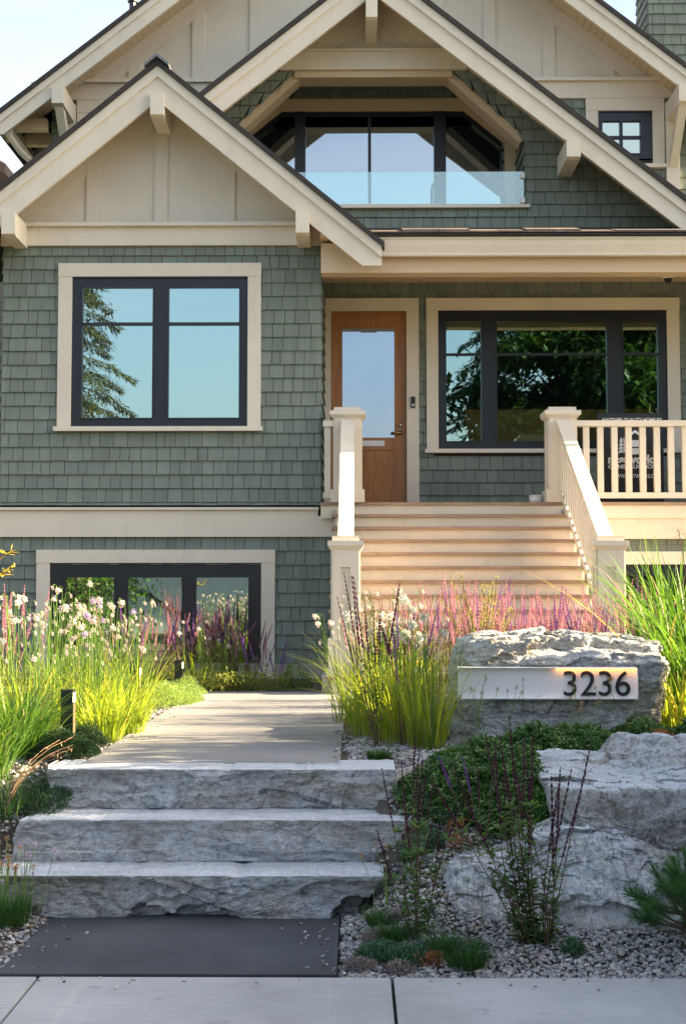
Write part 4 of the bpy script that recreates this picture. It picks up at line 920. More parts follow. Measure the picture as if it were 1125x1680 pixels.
# ---- site sign behind the railing
sx_0, sx_1, sz_0, sz_1 = RC(981, 678, 1088, 835, 15.95)
sb = thing('site_sign', ((sx_0 + sx_1) / 2, 15.95, DZ), 'black builder sign board with white lettering behind the porch railing', 'sign board')
bx('board', 'boardblack', sb, sx_0, sx_1, 15.95, 15.98, DZ, sz_1)
def tline(s, py, x0, x1, h, bold=0.):
    sz = (Z(0, 15.95) - Z(h, 15.95)) / .70; a, c = X(x0, 15.95, py), X(x1, 15.95, py)
    o = text('lettering', s, sz, 0, 15.948, Z(py, 15.95, 1030), M['white'], sb, 'LEFT', .001, bold)
    xs_ = [v.co.x for v in o.data.vertices]; k = (c - a) / (max(xs_) - min(xs_)); m0 = min(xs_)
    for v in o.data.vertices: v.co.x = (v.co.x - m0) * k + a - sb.location.x
tline('ANOTHER QUALITY HOME BY', 692, 986, 1085, 6, .001); tline('nestworks', 760, 997, 1077, 13, .006); tline('CONSTRUCTION', 768.5, 997, 1077, 6, .002); tline('WWW.NESTWORKS.CA', 784, 1003, 1076, 6, .001)
lg = MB(); yl = 15.948
def lp(pts): lg.prism([W(px, py, yl) for px, py in pts][::-1], yl - .001, 15.9495)
lp([(1041, 705), (1020, 720), (1023, 722), (1041, 710), (1057, 722), (1060, 719)]); lp([(1027, 722), (1056, 722), (1056, 733), (1027, 733)]); lp([(1024, 735), (1058, 735), (1054, 745), (1030, 746)])
for px in (1018, 1024): 
    for k in range(4): lp([(px, 717 + k * 6), (px - 3 - k * .7, 725 + k * 6), (px + 3 + k * .7, 725 + k * 6)])
lg.build('emblem', M['white'], sb)
# small tub on the porch
tx, ty_ = X(877.5, 15.6), 15.6; tub = MB(); tub.tube([(tx, ty_, DZ), (tx, ty_, DZ + .085)], .072, 20, .078); tub.tube([(tx, ty_, DZ + .0855), (tx, ty_, DZ + .10)], .083, 20)
tag(tub.build('paint_tub', M['white'], None, True, origin=(tx, ty_, DZ)), 'small white tub standing on the porch beside the right newel', 'tub')
# ---- neighbour's house at far left and one across the street (seen in reflection)
nb = thing('neighbour_house', (-12, 24, .5), 'brown roof eave of the neighbouring house at the far left', 'house')
ex, ez_ = W(9, 285, 20); 
bx('wall', 'foundation', nb, ex - 8, ex - .75, 20.6, 30, .3, ez_ - .1); MB().prism([(ex, ez_), (ex, ez_ + .16), (ex - 4.4, ez_ + 2.8), (ex - 8.8, ez_ + .16), (ex - 8.8, ez_), (ex - 4.4, ez_ + 2.6)][::-1], 20, 30.4).build('roof', paint('brown_fascia', (.22, .13, .08), .6), nb)
oh = thing('street_house', (-8, -24, 0), 'pale blue house across the street', 'house')
bx('wall', 'bluewall', oh, -16, 3, -30, -22, -.1, 3.4) if 'bluewall' in M else MB().box(-16, 3, -30, -22, -.1, 3.4).build('wall', paint('blue_siding', (.58, .64, .66), .7), oh)
MB().prism([(-16.6, 3.3), (3.6, 3.3), (3.0, 4.6), (-16, 4.6)][::-1], -30.4, -21.5).build('roof', M['roof'], oh)

# ------------------------------------------------------------------ planting
UP = Vector((0, 0, 1))
def blade_pts(base, az, h, lean, droop, n=5):
    d = Vector((math.cos(az), math.sin(az), 0)); pts = []
    for i in range(n + 1):
        t = i / n; pts.append(Vector(base) + d * (lean * h * t + droop * h * t ** 3) + UP * (h * (t - .42 * droop * t ** 3)))
    return pts, d.cross(UP)
def tuft(b, n, r0, h0, h1, lean, droop, w, rnd, n_seg=5, c=(0, 0, 0)):
    for _ in range(n):
        az = rnd.random() * 6.283; rr = r0 * math.sqrt(rnd.random()); a2 = az + rnd.gauss(0, .5)
        p, sd_ = blade_pts((c[0] + math.cos(az) * rr, c[1] + math.sin(az) * rr, c[2]), a2, rnd.uniform(h0, h1), abs(rnd.gauss(0, lean)) + .03, max(0, rnd.gauss(droop, droop * .5)), n_seg)
        b.ribbon(p, w * rnd.uniform(.7, 1.2), (sd_ + Vector((rnd.gauss(0, .4), rnd.gauss(0, .4), 0))).normalized())
_mesh = {}
def floret_head(kind, r=.026):
    if kind not in _mesh:
        b = MB(); rnd = random.Random(len(kind)); n = 34
        for i in range(n):
            ph = math.acos(1 - 2 * (i + .5) / n); th = i * 2.399963; d = Vector((math.sin(ph) * math.cos(th), math.sin(ph) * math.sin(th), math.cos(ph)))
            c = d * r * rnd.choice((.55, .8, 1, 1.15)) * rnd.uniform(.85, 1.15) * (.8 if d.z < -.3 else 1); a = d.orthogonal().normalized()
            b.tube([(0, 0, 0), tuple(c * .9)], .0009, 3)
            for k in range(5):
                q = Quaternion(d, k * 1.2566 + rnd.random()) @ a; b.leaf(c, (q + d * .55), d, .0125, .006)
        o = b.build('flower_head', M[kind]); _mesh[kind] = o.data; bpy.data.objects.remove(o)
    return _mesh[kind]
def seed_head(kind='headtan', r=.011):
    k = kind + 'seed'
    if k not in _mesh:
        b = MB(); rnd = random.Random(3)
        for i in range(26):
            ph = math.acos(1 - 1.7 * (i + .5) / 26); th = i * 2.4; d = Vector((math.sin(ph) * math.cos(th), math.sin(ph) * math.sin(th), math.cos(ph)))
            b.leaf(d * r * .3, d, UP if abs(d.z) < .9 else Vector((1, 0, 0)), r * rnd.uniform(.7, 1), r * .55)
        o = b.build('seed_head', M[kind]); _mesh[k] = o.data; bpy.data.objects.remove(o)
    return _mesh[k]
def spike_mesh(kind, var=0):
    k = kind + str(var)
    if k not in _mesh:                   # unit-tall flower spike: whorls of little calyces round a thin stem
        b = MB(); rnd = random.Random(var * 7 + len(kind)); n = 14
        b.tube([(0, 0, 0), (rnd.gauss(0, .05), rnd.gauss(0, .05), .5), (rnd.gauss(0, .12), rnd.gauss(0, .12), 1)], .16, 4, .07)
        for i in range(n):
            t = (i + .3) / n; r = 1.0 * (1 - t ** 3 * .6)
            for j in range(6):
                a = j * 1.047 + i * .5 + rnd.gauss(0, .15); d = Vector((math.cos(a), math.sin(a), .07)); up_ = Vector((0, 0, 1))
                p = Vector((0, 0, t)); s_ = Vector((-math.sin(a), math.cos(a), 0))
                q = p + d * r * rnd.uniform(.75, 1.1); dz = .034
                b.add([tuple(p), tuple(p + d * r * .6 - s_ * .33 + up_ * dz * .2), tuple(q + up_ * dz * .7), tuple(p + d * r * .6 + s_ * .33 + up_ * dz * .2)], [(0, 1, 2, 3)])
                b.add([tuple(p), tuple(p + d * r * .55 - up_ * dz * .35), tuple(q + up_ * dz * .4), tuple(p + d * r * .5 + up_ * dz * .7)], [(0, 1, 2, 3)])
        o = b.build('flower_spike', M[kind]); _mesh[k] = o.data; bpy.data.objects.remove(o)
    return _mesh[k]
def part(name, mesh, root, loc, d=UP, s=1, sz=None, spin=0):
    o = bpy.data.objects.new(name, mesh); C.objects.link(o); o.parent = root; o.location = Vector(loc) - Vector(root.location)
    o.rotation_mode = 'QUATERNION'; o.rotation_quaternion = UP.rotation_difference(Vector(d).normalized()) @ Quaternion(UP, spin); o.scale = (s, s, sz or s); return o
def onion(loc, label, seed, n_leaf=110, n_head=12, h=.8, r=.12, heads=('headwhite',), leafh=.6, nod=.3, lean=.12, group='flowering onion clumps', hs=.85, buds=22, leafmat_='onion', droop=.35):
    rnd = random.Random(seed); t = thing('flowering_onion', loc, label, 'flowering plant', group); L = Vector(loc)
    b = MB(); tuft(b, int(n_leaf * .8), r, leafh * .5, leafh * 1.15, .20, droop, .0085, rnd, 7, loc); b.build('leaves', M[leafmat_], t)
    st = MB(); tips = []
    n_head = max(2, int(n_head * .62))
    for i in range(n_head + buds):
        az = rnd.random() * 6.283; rr = r * math.sqrt(rnd.random()); hh = h * rnd.choice((rnd.uniform(.60, 1.0), rnd.uniform(.85, 1.15))); ln = abs(rnd.gauss(0, lean))
        p, _s = blade_pts((loc[0] + math.cos(az) * rr, loc[1] + math.sin(az) * rr, loc[2]), az + rnd.gauss(0, .6), hh, ln, 0, 5)
        if rnd.random() < nod or i >= n_head:
            d = Vector((math.cos(az), math.sin(az), 0)); p = p[:-1] + [p[-1] + d * .006, p[-1] + d * .028 + UP * .008, p[-1] + d * .04 - UP * .014]; d_ = -UP
        else: d_ = (p[-1] - p[-2]).normalized()
        st.tube(p, .0035, 4, .0022); tips.append((p[-1], d_))
    st.build('stems', M['onionstem'], t)
    for i, (p, d_) in enumerate(tips):
        if i < n_head: part('flower_head', floret_head(rnd.choice(heads)), t, p, d_, hs * rnd.uniform(.6, 1.05), None, rnd.random() * 6)
        else: part('bud', seed_head('headwhite'), t, p, d_, rnd.uniform(.8, 1.2), 1.6)
    return t
def salvia(loc, label, seed, n=14, h=.7, r=.06, lean=.25, kinds=('salviapink',), leaf='salvialeaf', spike=.30, sw=.010, bush=.35, group='salvia plants', nl=10, bias=(0, 0)):
    rnd = random.Random(seed); t = thing('salvia_plant', loc, label, 'flowering plant', group)
    st = MB(); lf = MB()
    for i in range(n):
        az = rnd.random() * 6.283; ln = abs(rnd.gauss(0, lean)) + .03; hh = h * rnd.uniform(.62, 1.1); rr = r * math.sqrt(rnd.random())
        base = Vector((loc[0] + math.cos(az) * rr, loc[1] + math.sin(az) * rr, loc[2])); d = Vector((math.cos(az) + bias[0], math.sin(az) * .7 + bias[1], 0)) * ln + UP
        d.normalize(); bend = Vector((rnd.gauss(0, .10), rnd.gauss(0, .10), 0))
        pts = [base + d * hh * q + bend * hh * q * q for q in (0, .3, .6, .8)]; sp = spike * rnd.uniform(.7, 1.25)
        st.tube(pts, .0036, 4, .0024)
        e = (pts[-1] - pts[-2]).normalized()
        part('flower_spike', spike_mesh(rnd.choice(kinds), rnd.randrange(4)), t, pts[-1] - e * .02, e, sw * rnd.uniform(.8, 1.2), sp, rnd.random() * 6)
        for k in range(nl):
            q = rnd.random() ** 1.2 * bush / .6 * 1.1; q = min(q, .95); p = base + d * hh * q * .8 + bend * hh * (q * .8) ** 2
            a = rnd.random() * 6.283; dd = Vector((math.cos(a), math.sin(a), rnd.uniform(-.2, .7))); lf.leaf(p, dd, UP, rnd.uniform(.03, .07), rnd.uniform(.014, .026))
    st.build('stems', M['stemred'], t); lf.build('leaves', M[leaf], t); return t
def single(name, loc, b, mat, label, cat, group=None): return tag(b.build(name, M[mat], None, origin=loc), label, cat, group)

# left: tall flowering onions in the sun
N2 = ('headwhite', 'headwhite', 'headlilac')
onion(on(52, 8.55), 'flowering onion clump at left edge with cream heads above the shaded grass', 1, 130, 16, .86, .15, N2)
onion(on(120, 8.9), 'flowering onion clump directly behind the nearest bollard light', 2, 150, 24, .88, .16, ('headwhite', 'headlilac', 'headlilac'), nod=.15)
onion(on(176, 9.1), 'sunlit flowering onion clump leaning over the path left edge', 3, 170, 16, .80, .16, N2, .52, droop=.6)
onion(on(215, 9.8), 'flowering onion clump right behind the sunlit one at the path edge', 4, 110, 14, .78, .14, N2)
onion(on(8, 9.2), 'flowering onion clump with grey-green heads at the far left', 5, 120, 12, .85, .16, ('headgrey', 'headwhite'))
onion(on(100, 10.0), 'flowering onion clump rising before the left end of the basement window', 6, 120, 14, .80, .16, ('headwhite',))
onion(on(158, 10.3), 'flowering onion clump before the first basement pane', 7, 110, 16, .82, .15, ('headwhite',))
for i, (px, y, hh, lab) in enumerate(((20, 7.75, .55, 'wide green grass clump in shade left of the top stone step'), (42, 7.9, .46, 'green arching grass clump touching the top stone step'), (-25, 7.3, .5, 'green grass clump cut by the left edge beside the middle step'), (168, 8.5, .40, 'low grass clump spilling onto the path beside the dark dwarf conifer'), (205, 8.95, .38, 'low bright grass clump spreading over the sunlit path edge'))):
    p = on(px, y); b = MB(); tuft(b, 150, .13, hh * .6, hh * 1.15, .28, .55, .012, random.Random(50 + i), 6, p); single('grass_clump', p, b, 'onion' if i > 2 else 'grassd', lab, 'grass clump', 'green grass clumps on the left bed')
p = on(10, 6.95); b = MB(); tuft(b, 110, .08, .2, .42, .30, .7, .005, random.Random(61), 6, p)
t = thing('blue_fescue', p, 'fine blue-green grass with tan seed plumes left of the middle step', 'grass clump'); b.build('leaves', M['fescue'], t)
rnd = random.Random(5)
for k in range(9):
    q, sd_ = blade_pts(p, rnd.uniform(-.9, 1.4), rnd.uniform(.30, .48), .35, .45, 6); st = MB().tube(q, .0015, 3); 
    for j in range(14): u = q[-2].lerp(q[-1], j / 14); st.leaf(u, (q[-1] - q[-2]).normalized() + Vector((rnd.gauss(0, .4),) * 3), UP, .022, .006)
    st.build('seed_plume', M['headtan'], t)
salvia(on(-2, 10.2), 'pink faded salvia at far left behind the onion heads', 70, 16, .85, .14, .12, ('salviapink', 'salviapink', 'salviaviolet'), 'salviasunlit', .34, .010)
salvia(on(22, 10.8), 'rosy salvia spikes beside the basement window trim', 71, 14, .80, .14, .12, ('salviapink',), 'salviasunlit', .34, .010)
# before the basement window
sal = [(205, 12.2, ('salviapink', 'salviaviolet')), (245, 13.3, ('salviapink', 'salviaviolet', 'salviaviolet')), (272, 13.6, ('salviapink',)), (300, 13.9, ('salviaviolet', 'salviapink')), (338, 14.1, ('salviapink',)), (372, 14.2, ('salviaviolet', 'salviadark')), (398, 13.9, ('salviapink', 'salviadark')), (422, 13.6, ('salviaviolet', 'salviapink')), (441, 13.5, ('salviapink', 'salviaviolet'))]
wh = ['leftmost of the salvias before the basement window', 'violet and pink salvia left of the far bollard light', 'pink salvia standing behind the far bollard light', 'violet salvia before the middle basement pane', 'pink salvia before the mullion beside the right pane', 'dark salvia with long spikes before the right basement pane', 'salvia with dark tips at the right basement pane edge', 'small violet salvia before the right window frame', 'tiny pink salvia before the window trim right side']
for i, ((px, y, kk), lab) in enumerate(zip(sal, wh)):
    salvia(on(px, y), lab, 80 + i, 15 if i < 7 else 6, (.68, .66, .7, .72, .64, .80, .62, .42, .34)[i], .12, .22, kk, 'salviasunlit', .26, .012, .45, nl=16)
for i, (px, y, lab) in enumerate(((316, 13.1, 'bright green grass clump beside the far bollard light'), (352, 13.8, 'arching grass clump with cream heads under the right basement pane'), (232, 12.6, 'pale onion clump left of the far bollard light'), (290, 14.3, 'onion clump with white heads below the middle pane'), (385, 14.4, 'onion clump with white heads right of the window mullion'))):
    onion(on(px, y), lab, 30 + i, 90, 7, .62, .14, ('headwhite',), .46, lean=.2, buds=3, droop=.5)
rnd = random.Random(77)
for i, (px, y, lab) in enumerate(((330, 12.85, 'low leafy plant with pink tips at the path end under the window'), (365, 12.95, 'low leafy plant in the middle of the path end'), (400, 13.0, 'low leafy plant by the window frame foot'), (432, 13.1, 'low pale leafy plant at the window trim foot'), (285, 13.3, 'leafy green plant behind the creeping juniper'))):
    p = on(px, y); b = MB()
    for _ in range(420):
        a = rnd.random() * 6.283; rr = .24 * math.sqrt(rnd.random()); z = rnd.random() * .26 * (1 - rr * 2); b.leaf((p[0] + math.cos(a) * rr * 1.3, p[1] + math.sin(a) * rr * .7, p[2] + z), Vector((rnd.gauss(0, 1), rnd.gauss(0, 1), rnd.uniform(0, 1))), UP, rnd.uniform(.03, .06), .022)
    single('leafy_plant', p, b, 'salviasunlit', lab, 'leafy plant', 'low leafy plants under the basement window')
p = on(485, 13.3); b = MB()
for _ in range(900):
    d = Vector((rnd.gauss(0, 1), rnd.gauss(0, 1), abs(rnd.gauss(0, 1)))).normalized(); rr = .19 * rnd.random() ** .4; q = Vector(p) + Vector((d.x * rr * .85, d.y * rr * .85, d.z * rr * 1.35 + .02)); b.leaf(q, d + UP * .8, UP.cross(d) if abs(d.z) < .95 else Vector((1, 0, 0)), rnd.uniform(.02, .045), .008)
single('round_shrub', p, b, 'grassd', 'small dark round shrub against the foundation left of the stairs', 'shrub')
# creeping juniper and dwarf conifer
def mound(loc, rx, ry, h, n, mat, name, label, cat, l=(.015, .035), w=.004, spray=5, seed=1, kind=None, up=.5):
    rnd = random.Random(seed); b = MB(); L = Vector(loc)
    for _ in range(n):
        a = rnd.random() * 6.283; rr = math.sqrt(rnd.random()); x, y = math.cos(a) * rr * rx, math.sin(a) * rr * ry
        hh = h * (1 - rr ** 2.2) * (.75 + .5 * noise.noise(Vector((x * 7 + seed, y * 7, seed)))) + .012
        p = L + Vector((x, y, hh * rnd.uniform(.45, 1.05))); p.z += gz(L.x + x, L.y + y) - gz(L.x, L.y)
        d = Vector((x / rx + rnd.gauss(0, .6), y / ry + rnd.gauss(0, .6), up + rnd.random())).normalized()
        for k in range(spray):
            e = (d + Vector((rnd.gauss(0, .45), rnd.gauss(0, .45), rnd.gauss(0, .45)))).normalized(); b.leaf(p + d * k * .006, e, e.orthogonal(), rnd.uniform(*l), w)
    o = b.build(name, M[mat], None, origin=loc); return tag(o, label, cat, None, kind)
mound(on(262, 11.5), .34, .62, .17, 3200, 'juniper', 'creeping_juniper', 'pale green creeping juniper mat beside the path in full sun', 'ground shrub', (.02, .04), .006, 6, 3)
mound(on(298, 12.3), .20, .35, .16, 1100, 'juniper', 'creeping_juniper', 'small bright juniper mat under the far bollard light', 'ground shrub', (.02, .04), .006, 6, 4)
mound(on(108, 7.72), .18, .16, .15, 2600, 'conifer', 'dwarf_conifer', 'dark dwarf conifer at the foot of the nearest bollard light', 'shrub', (.014, .03), .0035, 6, 5)
mound(on(130, 8.2), .16, .16, .13, 1300, 'conifer', 'dwarf_conifer', 'low dark conifer right of the nearest bollard light', 'shrub', (.014, .03), .0035, 6, 6)
# bollard lights
def bollard(px, d, ytop, label):
    x = X(px, d, 1160); z = gz(x, d) - .02; t = thing('bollard_light', (x, d, z), label, 'garden light', 'black bollard lights along the path')
    zt = Z(ytop, d, px); bx('post', 'black', t, x - .036, x + .036, d - .036, d + .036, z, zt)
    bx('lamp_slot', 'bollardled', t, x + .0365, x + .040, d - .024, d + .024, zt - .075, zt - .02)
    bx('side_plate', 'bollardside', t, x + .0362, x + .0385, d - .03, d + .03, z + .02, zt - .085)
bollard(112, 8.02, 1131, 'nearest black square bollard light beside the dwarf conifer')
bollard(222, 10.6, 1092, 'middle black bollard light half hidden by onion leaves')
bollard(293, 12.6, 1083, 'far black bollard light before the middle basement pane')
# thrift at lower left
p = G(14, 1518); t = thing('thrift_plant', p, 'thrift cushion with round tan seed heads at the bottom left', 'flowering plant'); b = MB(); tuft(b, 420, .09, .10, .19, .22, .25, .0035, random.Random(9), 4, p); b.build('leaves', M['fescue'], t); st = MB(); rnd = random.Random(19); tips = []
for k in range(34):
    q, _s = blade_pts((p[0] + rnd.gauss(0, .05), p[1] + rnd.gauss(0, .04), p[2]), rnd.random() * 6.28, rnd.uniform(.20, .40), abs(rnd.gauss(.1, .18)), 0, 4); st.tube(q, .0018, 3); tips.append(q[-1])
st.build('stems', M['onionstem'], t)
for q in tips: part('seed_head', seed_head(rnd.choice(('headtan', 'headtan', 'headtan', 'headlilac'))), t, q, UP, rnd.uniform(1.1, 1.7))
mound(G(62, 1490), .10, .10, .05, 500, 'sedumpink', 'pale_sedum', 'pale pinkish sedum beside the lower paving left corner', 'ground plant', (.008, .016), .010, 6, 8)
mound(G(75, 1318), .12, .16, .05, 600, 'sedum', 'grey_sedum', 'grey-green sedum in gravel at the left end of the middle step', 'ground plant', (.008, .018), .010, 6, 9)
# sapling reaching in from the left
sx_, sy_ = X(-70, 9.4, 1000), 9.4; t = thing('young_sapling', (sx_, sy_, gz(sx_, sy_)), 'thin sapling branch with golden leaves at the upper left edge', 'sapling'); b = MB(); z0 = gz(sx_, sy_)
b.tube([(sx_, sy_, z0), (sx_ + .02, sy_, z0 + .8), (sx_ - .02, sy_, z0 + 1.6), (sx_, sy_, z0 + 2.3)], .016, 7, .006)
lf = MB(); rnd = random.Random(23)
for (px, py) in ((22, 905), (26, 930), (8, 940), (-20, 890)):
    x1, z1 = W(px, py, 9.4); zs_ = z1 - .13; q = [Vector((sx_, sy_, zs_)), Vector(((sx_ + x1) / 2, sy_, zs_ + .045)), Vector((x1, sy_, z1))]; b.tube(q, .006, 5, .003)
    for k in range(9 if py != 930 else 18):
        u = q[2] - (q[2] - q[1]) * rnd.random() * .35; lf.leaf(u, Vector((rnd.gauss(.3, .8), rnd.gauss(0, .8), rnd.gauss(.25, .5))), UP, rnd.uniform(.05, .10) if py != 930 else .035, .032 if py != 930 else .014)
b.build('branches', M['stemred'], t); lf.build('leaves', M['goldleaf'], t)

# right: onions beside the path
H3 = ('headgrey', 'headgrey', 'headwhite')
onion(on(612, 8.9), 'sunlit onion clump right of the path in front of the stairs', 40, 200, 12, .80, .17, H3, .74, lean=.14, droop=.55, hs=1.2)
onion(on(655, 8.55), 'onion clump with grey-green heads between the path and boulder', 41, 200, 9, .86, .17, H3, .78, lean=.12, droop=.4, hs=1.25)
onion(on(700, 8.2), 'upright green onion clump touching the left end of the boulder', 42, 170, 3, .74, .11, H3, .60, lean=.06, droop=.15, hs=1.1)
onion(on(592, 9.7), 'pale onion clump nearest the stair newel foot', 43, 120, 14, .72, .20, ('headwhite',), .64, lean=.16, droop=.5)
onion(on(650, 9.9), 'pale onion clump behind the grey-green heads', 44, 170, 12, .80, .2, ('headwhite',), .66, lean=.14)
salvia(on(620, 8.3), 'dark salvia with curved black spikes in front of the onion clump', 45, 9, .86, .06, .16, ('salviadark',), 'salvialeaf', .42, .0095, .5, nl=12, bias=(-.9, 0))
salvia(on(668, 8.35), 'violet salvia among the onion stems left of the boulder', 46, 6, .70, .05, .10, ('salviaviolet', 'salviadark'), 'salvialeaf', .22, .014, .6, nl=14)
# salvia field behind the boulder
rnd = random.Random(31); k_ = 0
for row, (y, pxs, hh) in enumerate(((9.7, range(760, 1040, 58), .50), (10.3, range(620, 1045, 52), .58), (11.0, range(610, 1050, 54), .64), (11.6, range(640, 1060, 60), .64))):
    for j, px in enumerate(pxs):
        px_ = px + rnd.uniform(-10, 10)
        lab = ('front', 'second', 'third', 'back')[row] + ' row pink-violet salvia behind the boulder, ' + ('first', 'second', 'third', 'fourth', 'fifth', 'sixth', 'seventh', 'eighth', 'ninth', 'tenth', 'eleventh', 'twelfth', 'thirteenth')[j] + ' from the left'
        salvia(on(px_, y + rnd.uniform(-.12, .12)), lab, 200 + k_, 13, hh * rnd.uniform(.88, 1.1), .18, .10, ('salviapink', 'salviapink', 'salviapink', 'salviapink', 'salviaviolet'), 'salviasunlit', .30, .0095, .4, 'salvias in the bed behind the boulder', nl=9); k_ += 1
# yellow-green shrub
p = on(790, 9.55); t = thing('feathery_shrub', p, 'yellow-green feathery shrub rising behind the boulder left end', 'shrub'); st = MB(); lf = MB(); rnd = random.Random(8)
for k in range(26):
    tx_, tz_ = rnd.choice(((740, 945), (752, 938), (765, 975), (790, 985), (805, 950), (810, 965), (825, 990), (775, 1000), (845, 1005), (735, 975)))
    x1, z1 = W(tx_ + rnd.gauss(0, 8), tz_ + rnd.gauss(0, 8), 9.5); e = Vector((x1, p[1] + rnd.gauss(0, .12), z1)); q = [Vector(p), Vector(p).lerp(e, .5) + Vector((rnd.gauss(0, .03), 0, .02)), e]; st.tube(q, .004, 4, .002)
    for j in range(90): u = q[1].lerp(q[2], rnd.random()) if rnd.random() < .75 else q[0].lerp(q[1], rnd.random()); d = Vector((rnd.gauss(0, 1), rnd.gauss(0, 1), rnd.uniform(.1, 1.4))); lf.leaf(u, d, UP, rnd.uniform(.018, .034), .005)
st.build('branches', M['bark'], t); lf.build('leaves', M['yellowshrub'], t)
# tall grass at the right edge
for i, (px, y, n, hh, ln, lab) in enumerate(((1105, 9.5, 150, 1.25, .22, 'tall arching grass right of the boulder in the sun'), (1150, 9.1, 150, 1.15, .25, 'tall grass cut by the right edge with one tan plume'), (1128, 10.2, 110, 1.15, .2, 'tall grass behind the others at the right edge'), (1060, 9.75, 70, .62, .4, 'short arching grass behind the boulder right end'), (1120, 8.75, 110, .62, .25, 'bright low grass at the foot of the boulder right end'))):
    p = on(px, y); rnd = random.Random(90 + i); b = MB(); tuft(b, n, .16, hh * .6, hh * 1.1, ln, .38, .017, rnd, 8, p)
    t = thing('tall_grass', p, lab, 'ornamental grass', 'tall ornamental grasses at the right'); b.build('leaves', M['onion'] if i in (3, 4) else M['grassd'], t)
    if i == 1:
        q = Vector((*W(1112, 868, 9.0),)); q = Vector((q[0], 9.0, q[1])); st = MB().tube([p, Vector(p).lerp(q, .5) + Vector((.03, 0, 0)), q], .003, 4)
        for j in range(60): st.leaf(q + Vector((rnd.gauss(.03, .03), rnd.gauss(0, .02), rnd.gauss(-.02, .03))), Vector((rnd.gauss(0, 1), rnd.gauss(0, 1), rnd.gauss(0, .6))), UP, .022, .006)
        st.build('seed_plume', M['headtan'], t)
# ground cover
b = MB(); rnd = random.Random(44); n = 0
cov = [(765, 1310, .0, .38, .15), (830, 1312, .0, .36, .17), (885, 1275, 0, .32, .18), (800, 1262, 0, .32, .15), (735, 1300, 0, .20, .12), (850, 1340, 0, .28, .13), (870, 1235, 0, .26, .16), (930, 1228, 0, .30, .14), (985, 1216, 0, .30, .13), (1030, 1206, 0, .28, .15), (1070, 1196, 0, .32, .19), (1115, 1184, 0, .3, .21), (960, 1216, 0, .25, .13), (1150, 1180, 0, .3, .24)]
def in_rock(x, y): return x > X(905, 6.62) and 6.5 < y < 7.62
for px, py, _z, rr, hh in cov:
    x0, y0, z0 = G(px, py) if px < 930 else on(px, 8.12)
    for k in range(int(9000 * rr * rr + 260)):
        a = rnd.random() * 6.283; q = math.sqrt(rnd.random()); x, y = x0 + math.cos(a) * q * rr, y0 + math.sin(a) * q * rr * .8
        if in_rock(x, y) or (y > YB - .03 and X(745, YB) < x < X(1095, YB)): continue
        top = hh * (1 - q ** 2) * (.7 + .6 * noise.noise(Vector((x * 5, y * 5, 3)))) + .015
        p = Vector((x, y, gz(x, y) + top * rnd.uniform(.5, 1.05))); d = Vector((rnd.gauss(0, .5), rnd.gauss(-.1, .5), .8)).normalized()
        for j in range(7):
            aa = j * 2.4 + rnd.random(); e = (d * rnd.uniform(.3, .8) + Quaternion(d, aa) @ d.orthogonal().normalized()).normalized(); b.leaf(p + d * j * .006, e, d, rnd.uniform(.018, .030), rnd.uniform(.011, .016))
tag(b.build('ground_cover', M['cover']), 'dark glossy evergreen ground cover spreading below the boulder', 'ground cover', None, 'stuff')
# rust coloured bits
for px, py, s_, lab in ((748, 1392, .07, 'small rust orange plant between the steps and the ground cover'), (1076, 1214, .06, 'dry brown plant tuft on the flat rock back edge'), (705, 1585, .07, 'low red-orange leaves beside the blue sedum mat')):
    x, y, z = G(px, py)
    if px == 1076: x, y, z = X(1076, 7.6), 7.6, Z(1212, 7.6)
    b = MB(); rnd = random.Random(px)
    for k in range(160): b.leaf((x + rnd.gauss(0, s_ * .4), y + rnd.gauss(0, s_ * .4), z + rnd.random() * s_ * (1.9 if px == 748 else .7)), Vector((rnd.gauss(0, .7), rnd.gauss(0, .7), 1)), UP.cross(Vector((1, rnd.random(), 0))), .02, .007)
    single('rusty_plant', (x, y, z), b, 'rust', lab, 'small plant')
# foreground salvias
salvia(G(868, 1548), 'large salvia with purple-brown spikes standing in the foreground gravel', 120, 14, .74, .030, .17, ('salviadark',), 'salvialeaf', .34, .0082, .62, 'dark foreground salvias', nl=60, bias=(-1.1, 0))
salvia(on(892, 5.92), 'dark salvia growing against the low rock behind the large one', 121, 7, .58, .03, .08, ('salviadark',), 'salvialeaf', .36, .0078, .5, 'dark foreground salvias', nl=30)
salvia(G(690, 1535), 'slender dark salvia beside the lowest step right end', 122, 8, .56, .05, .14, ('salviadark',), 'salvialeaf', .24, .0068, .75, 'dark foreground salvias', nl=44)
salvia(on(672, 6.5), 'sparse dark salvia beside the middle step right end', 123, 5, .50, .05, .10, ('salviadark',), 'salvialeaf', .24, .008, .5, 'dark foreground salvias', nl=12)
t = salvia(on(785, 6.6), 'salvia with two violet tips before the ground cover', 124, 4, .46, .04, .16, ('salviaviolet', 'salviadark'), 'salvialeaf', .17, .010, .4, 'dark foreground salvias', nl=8)
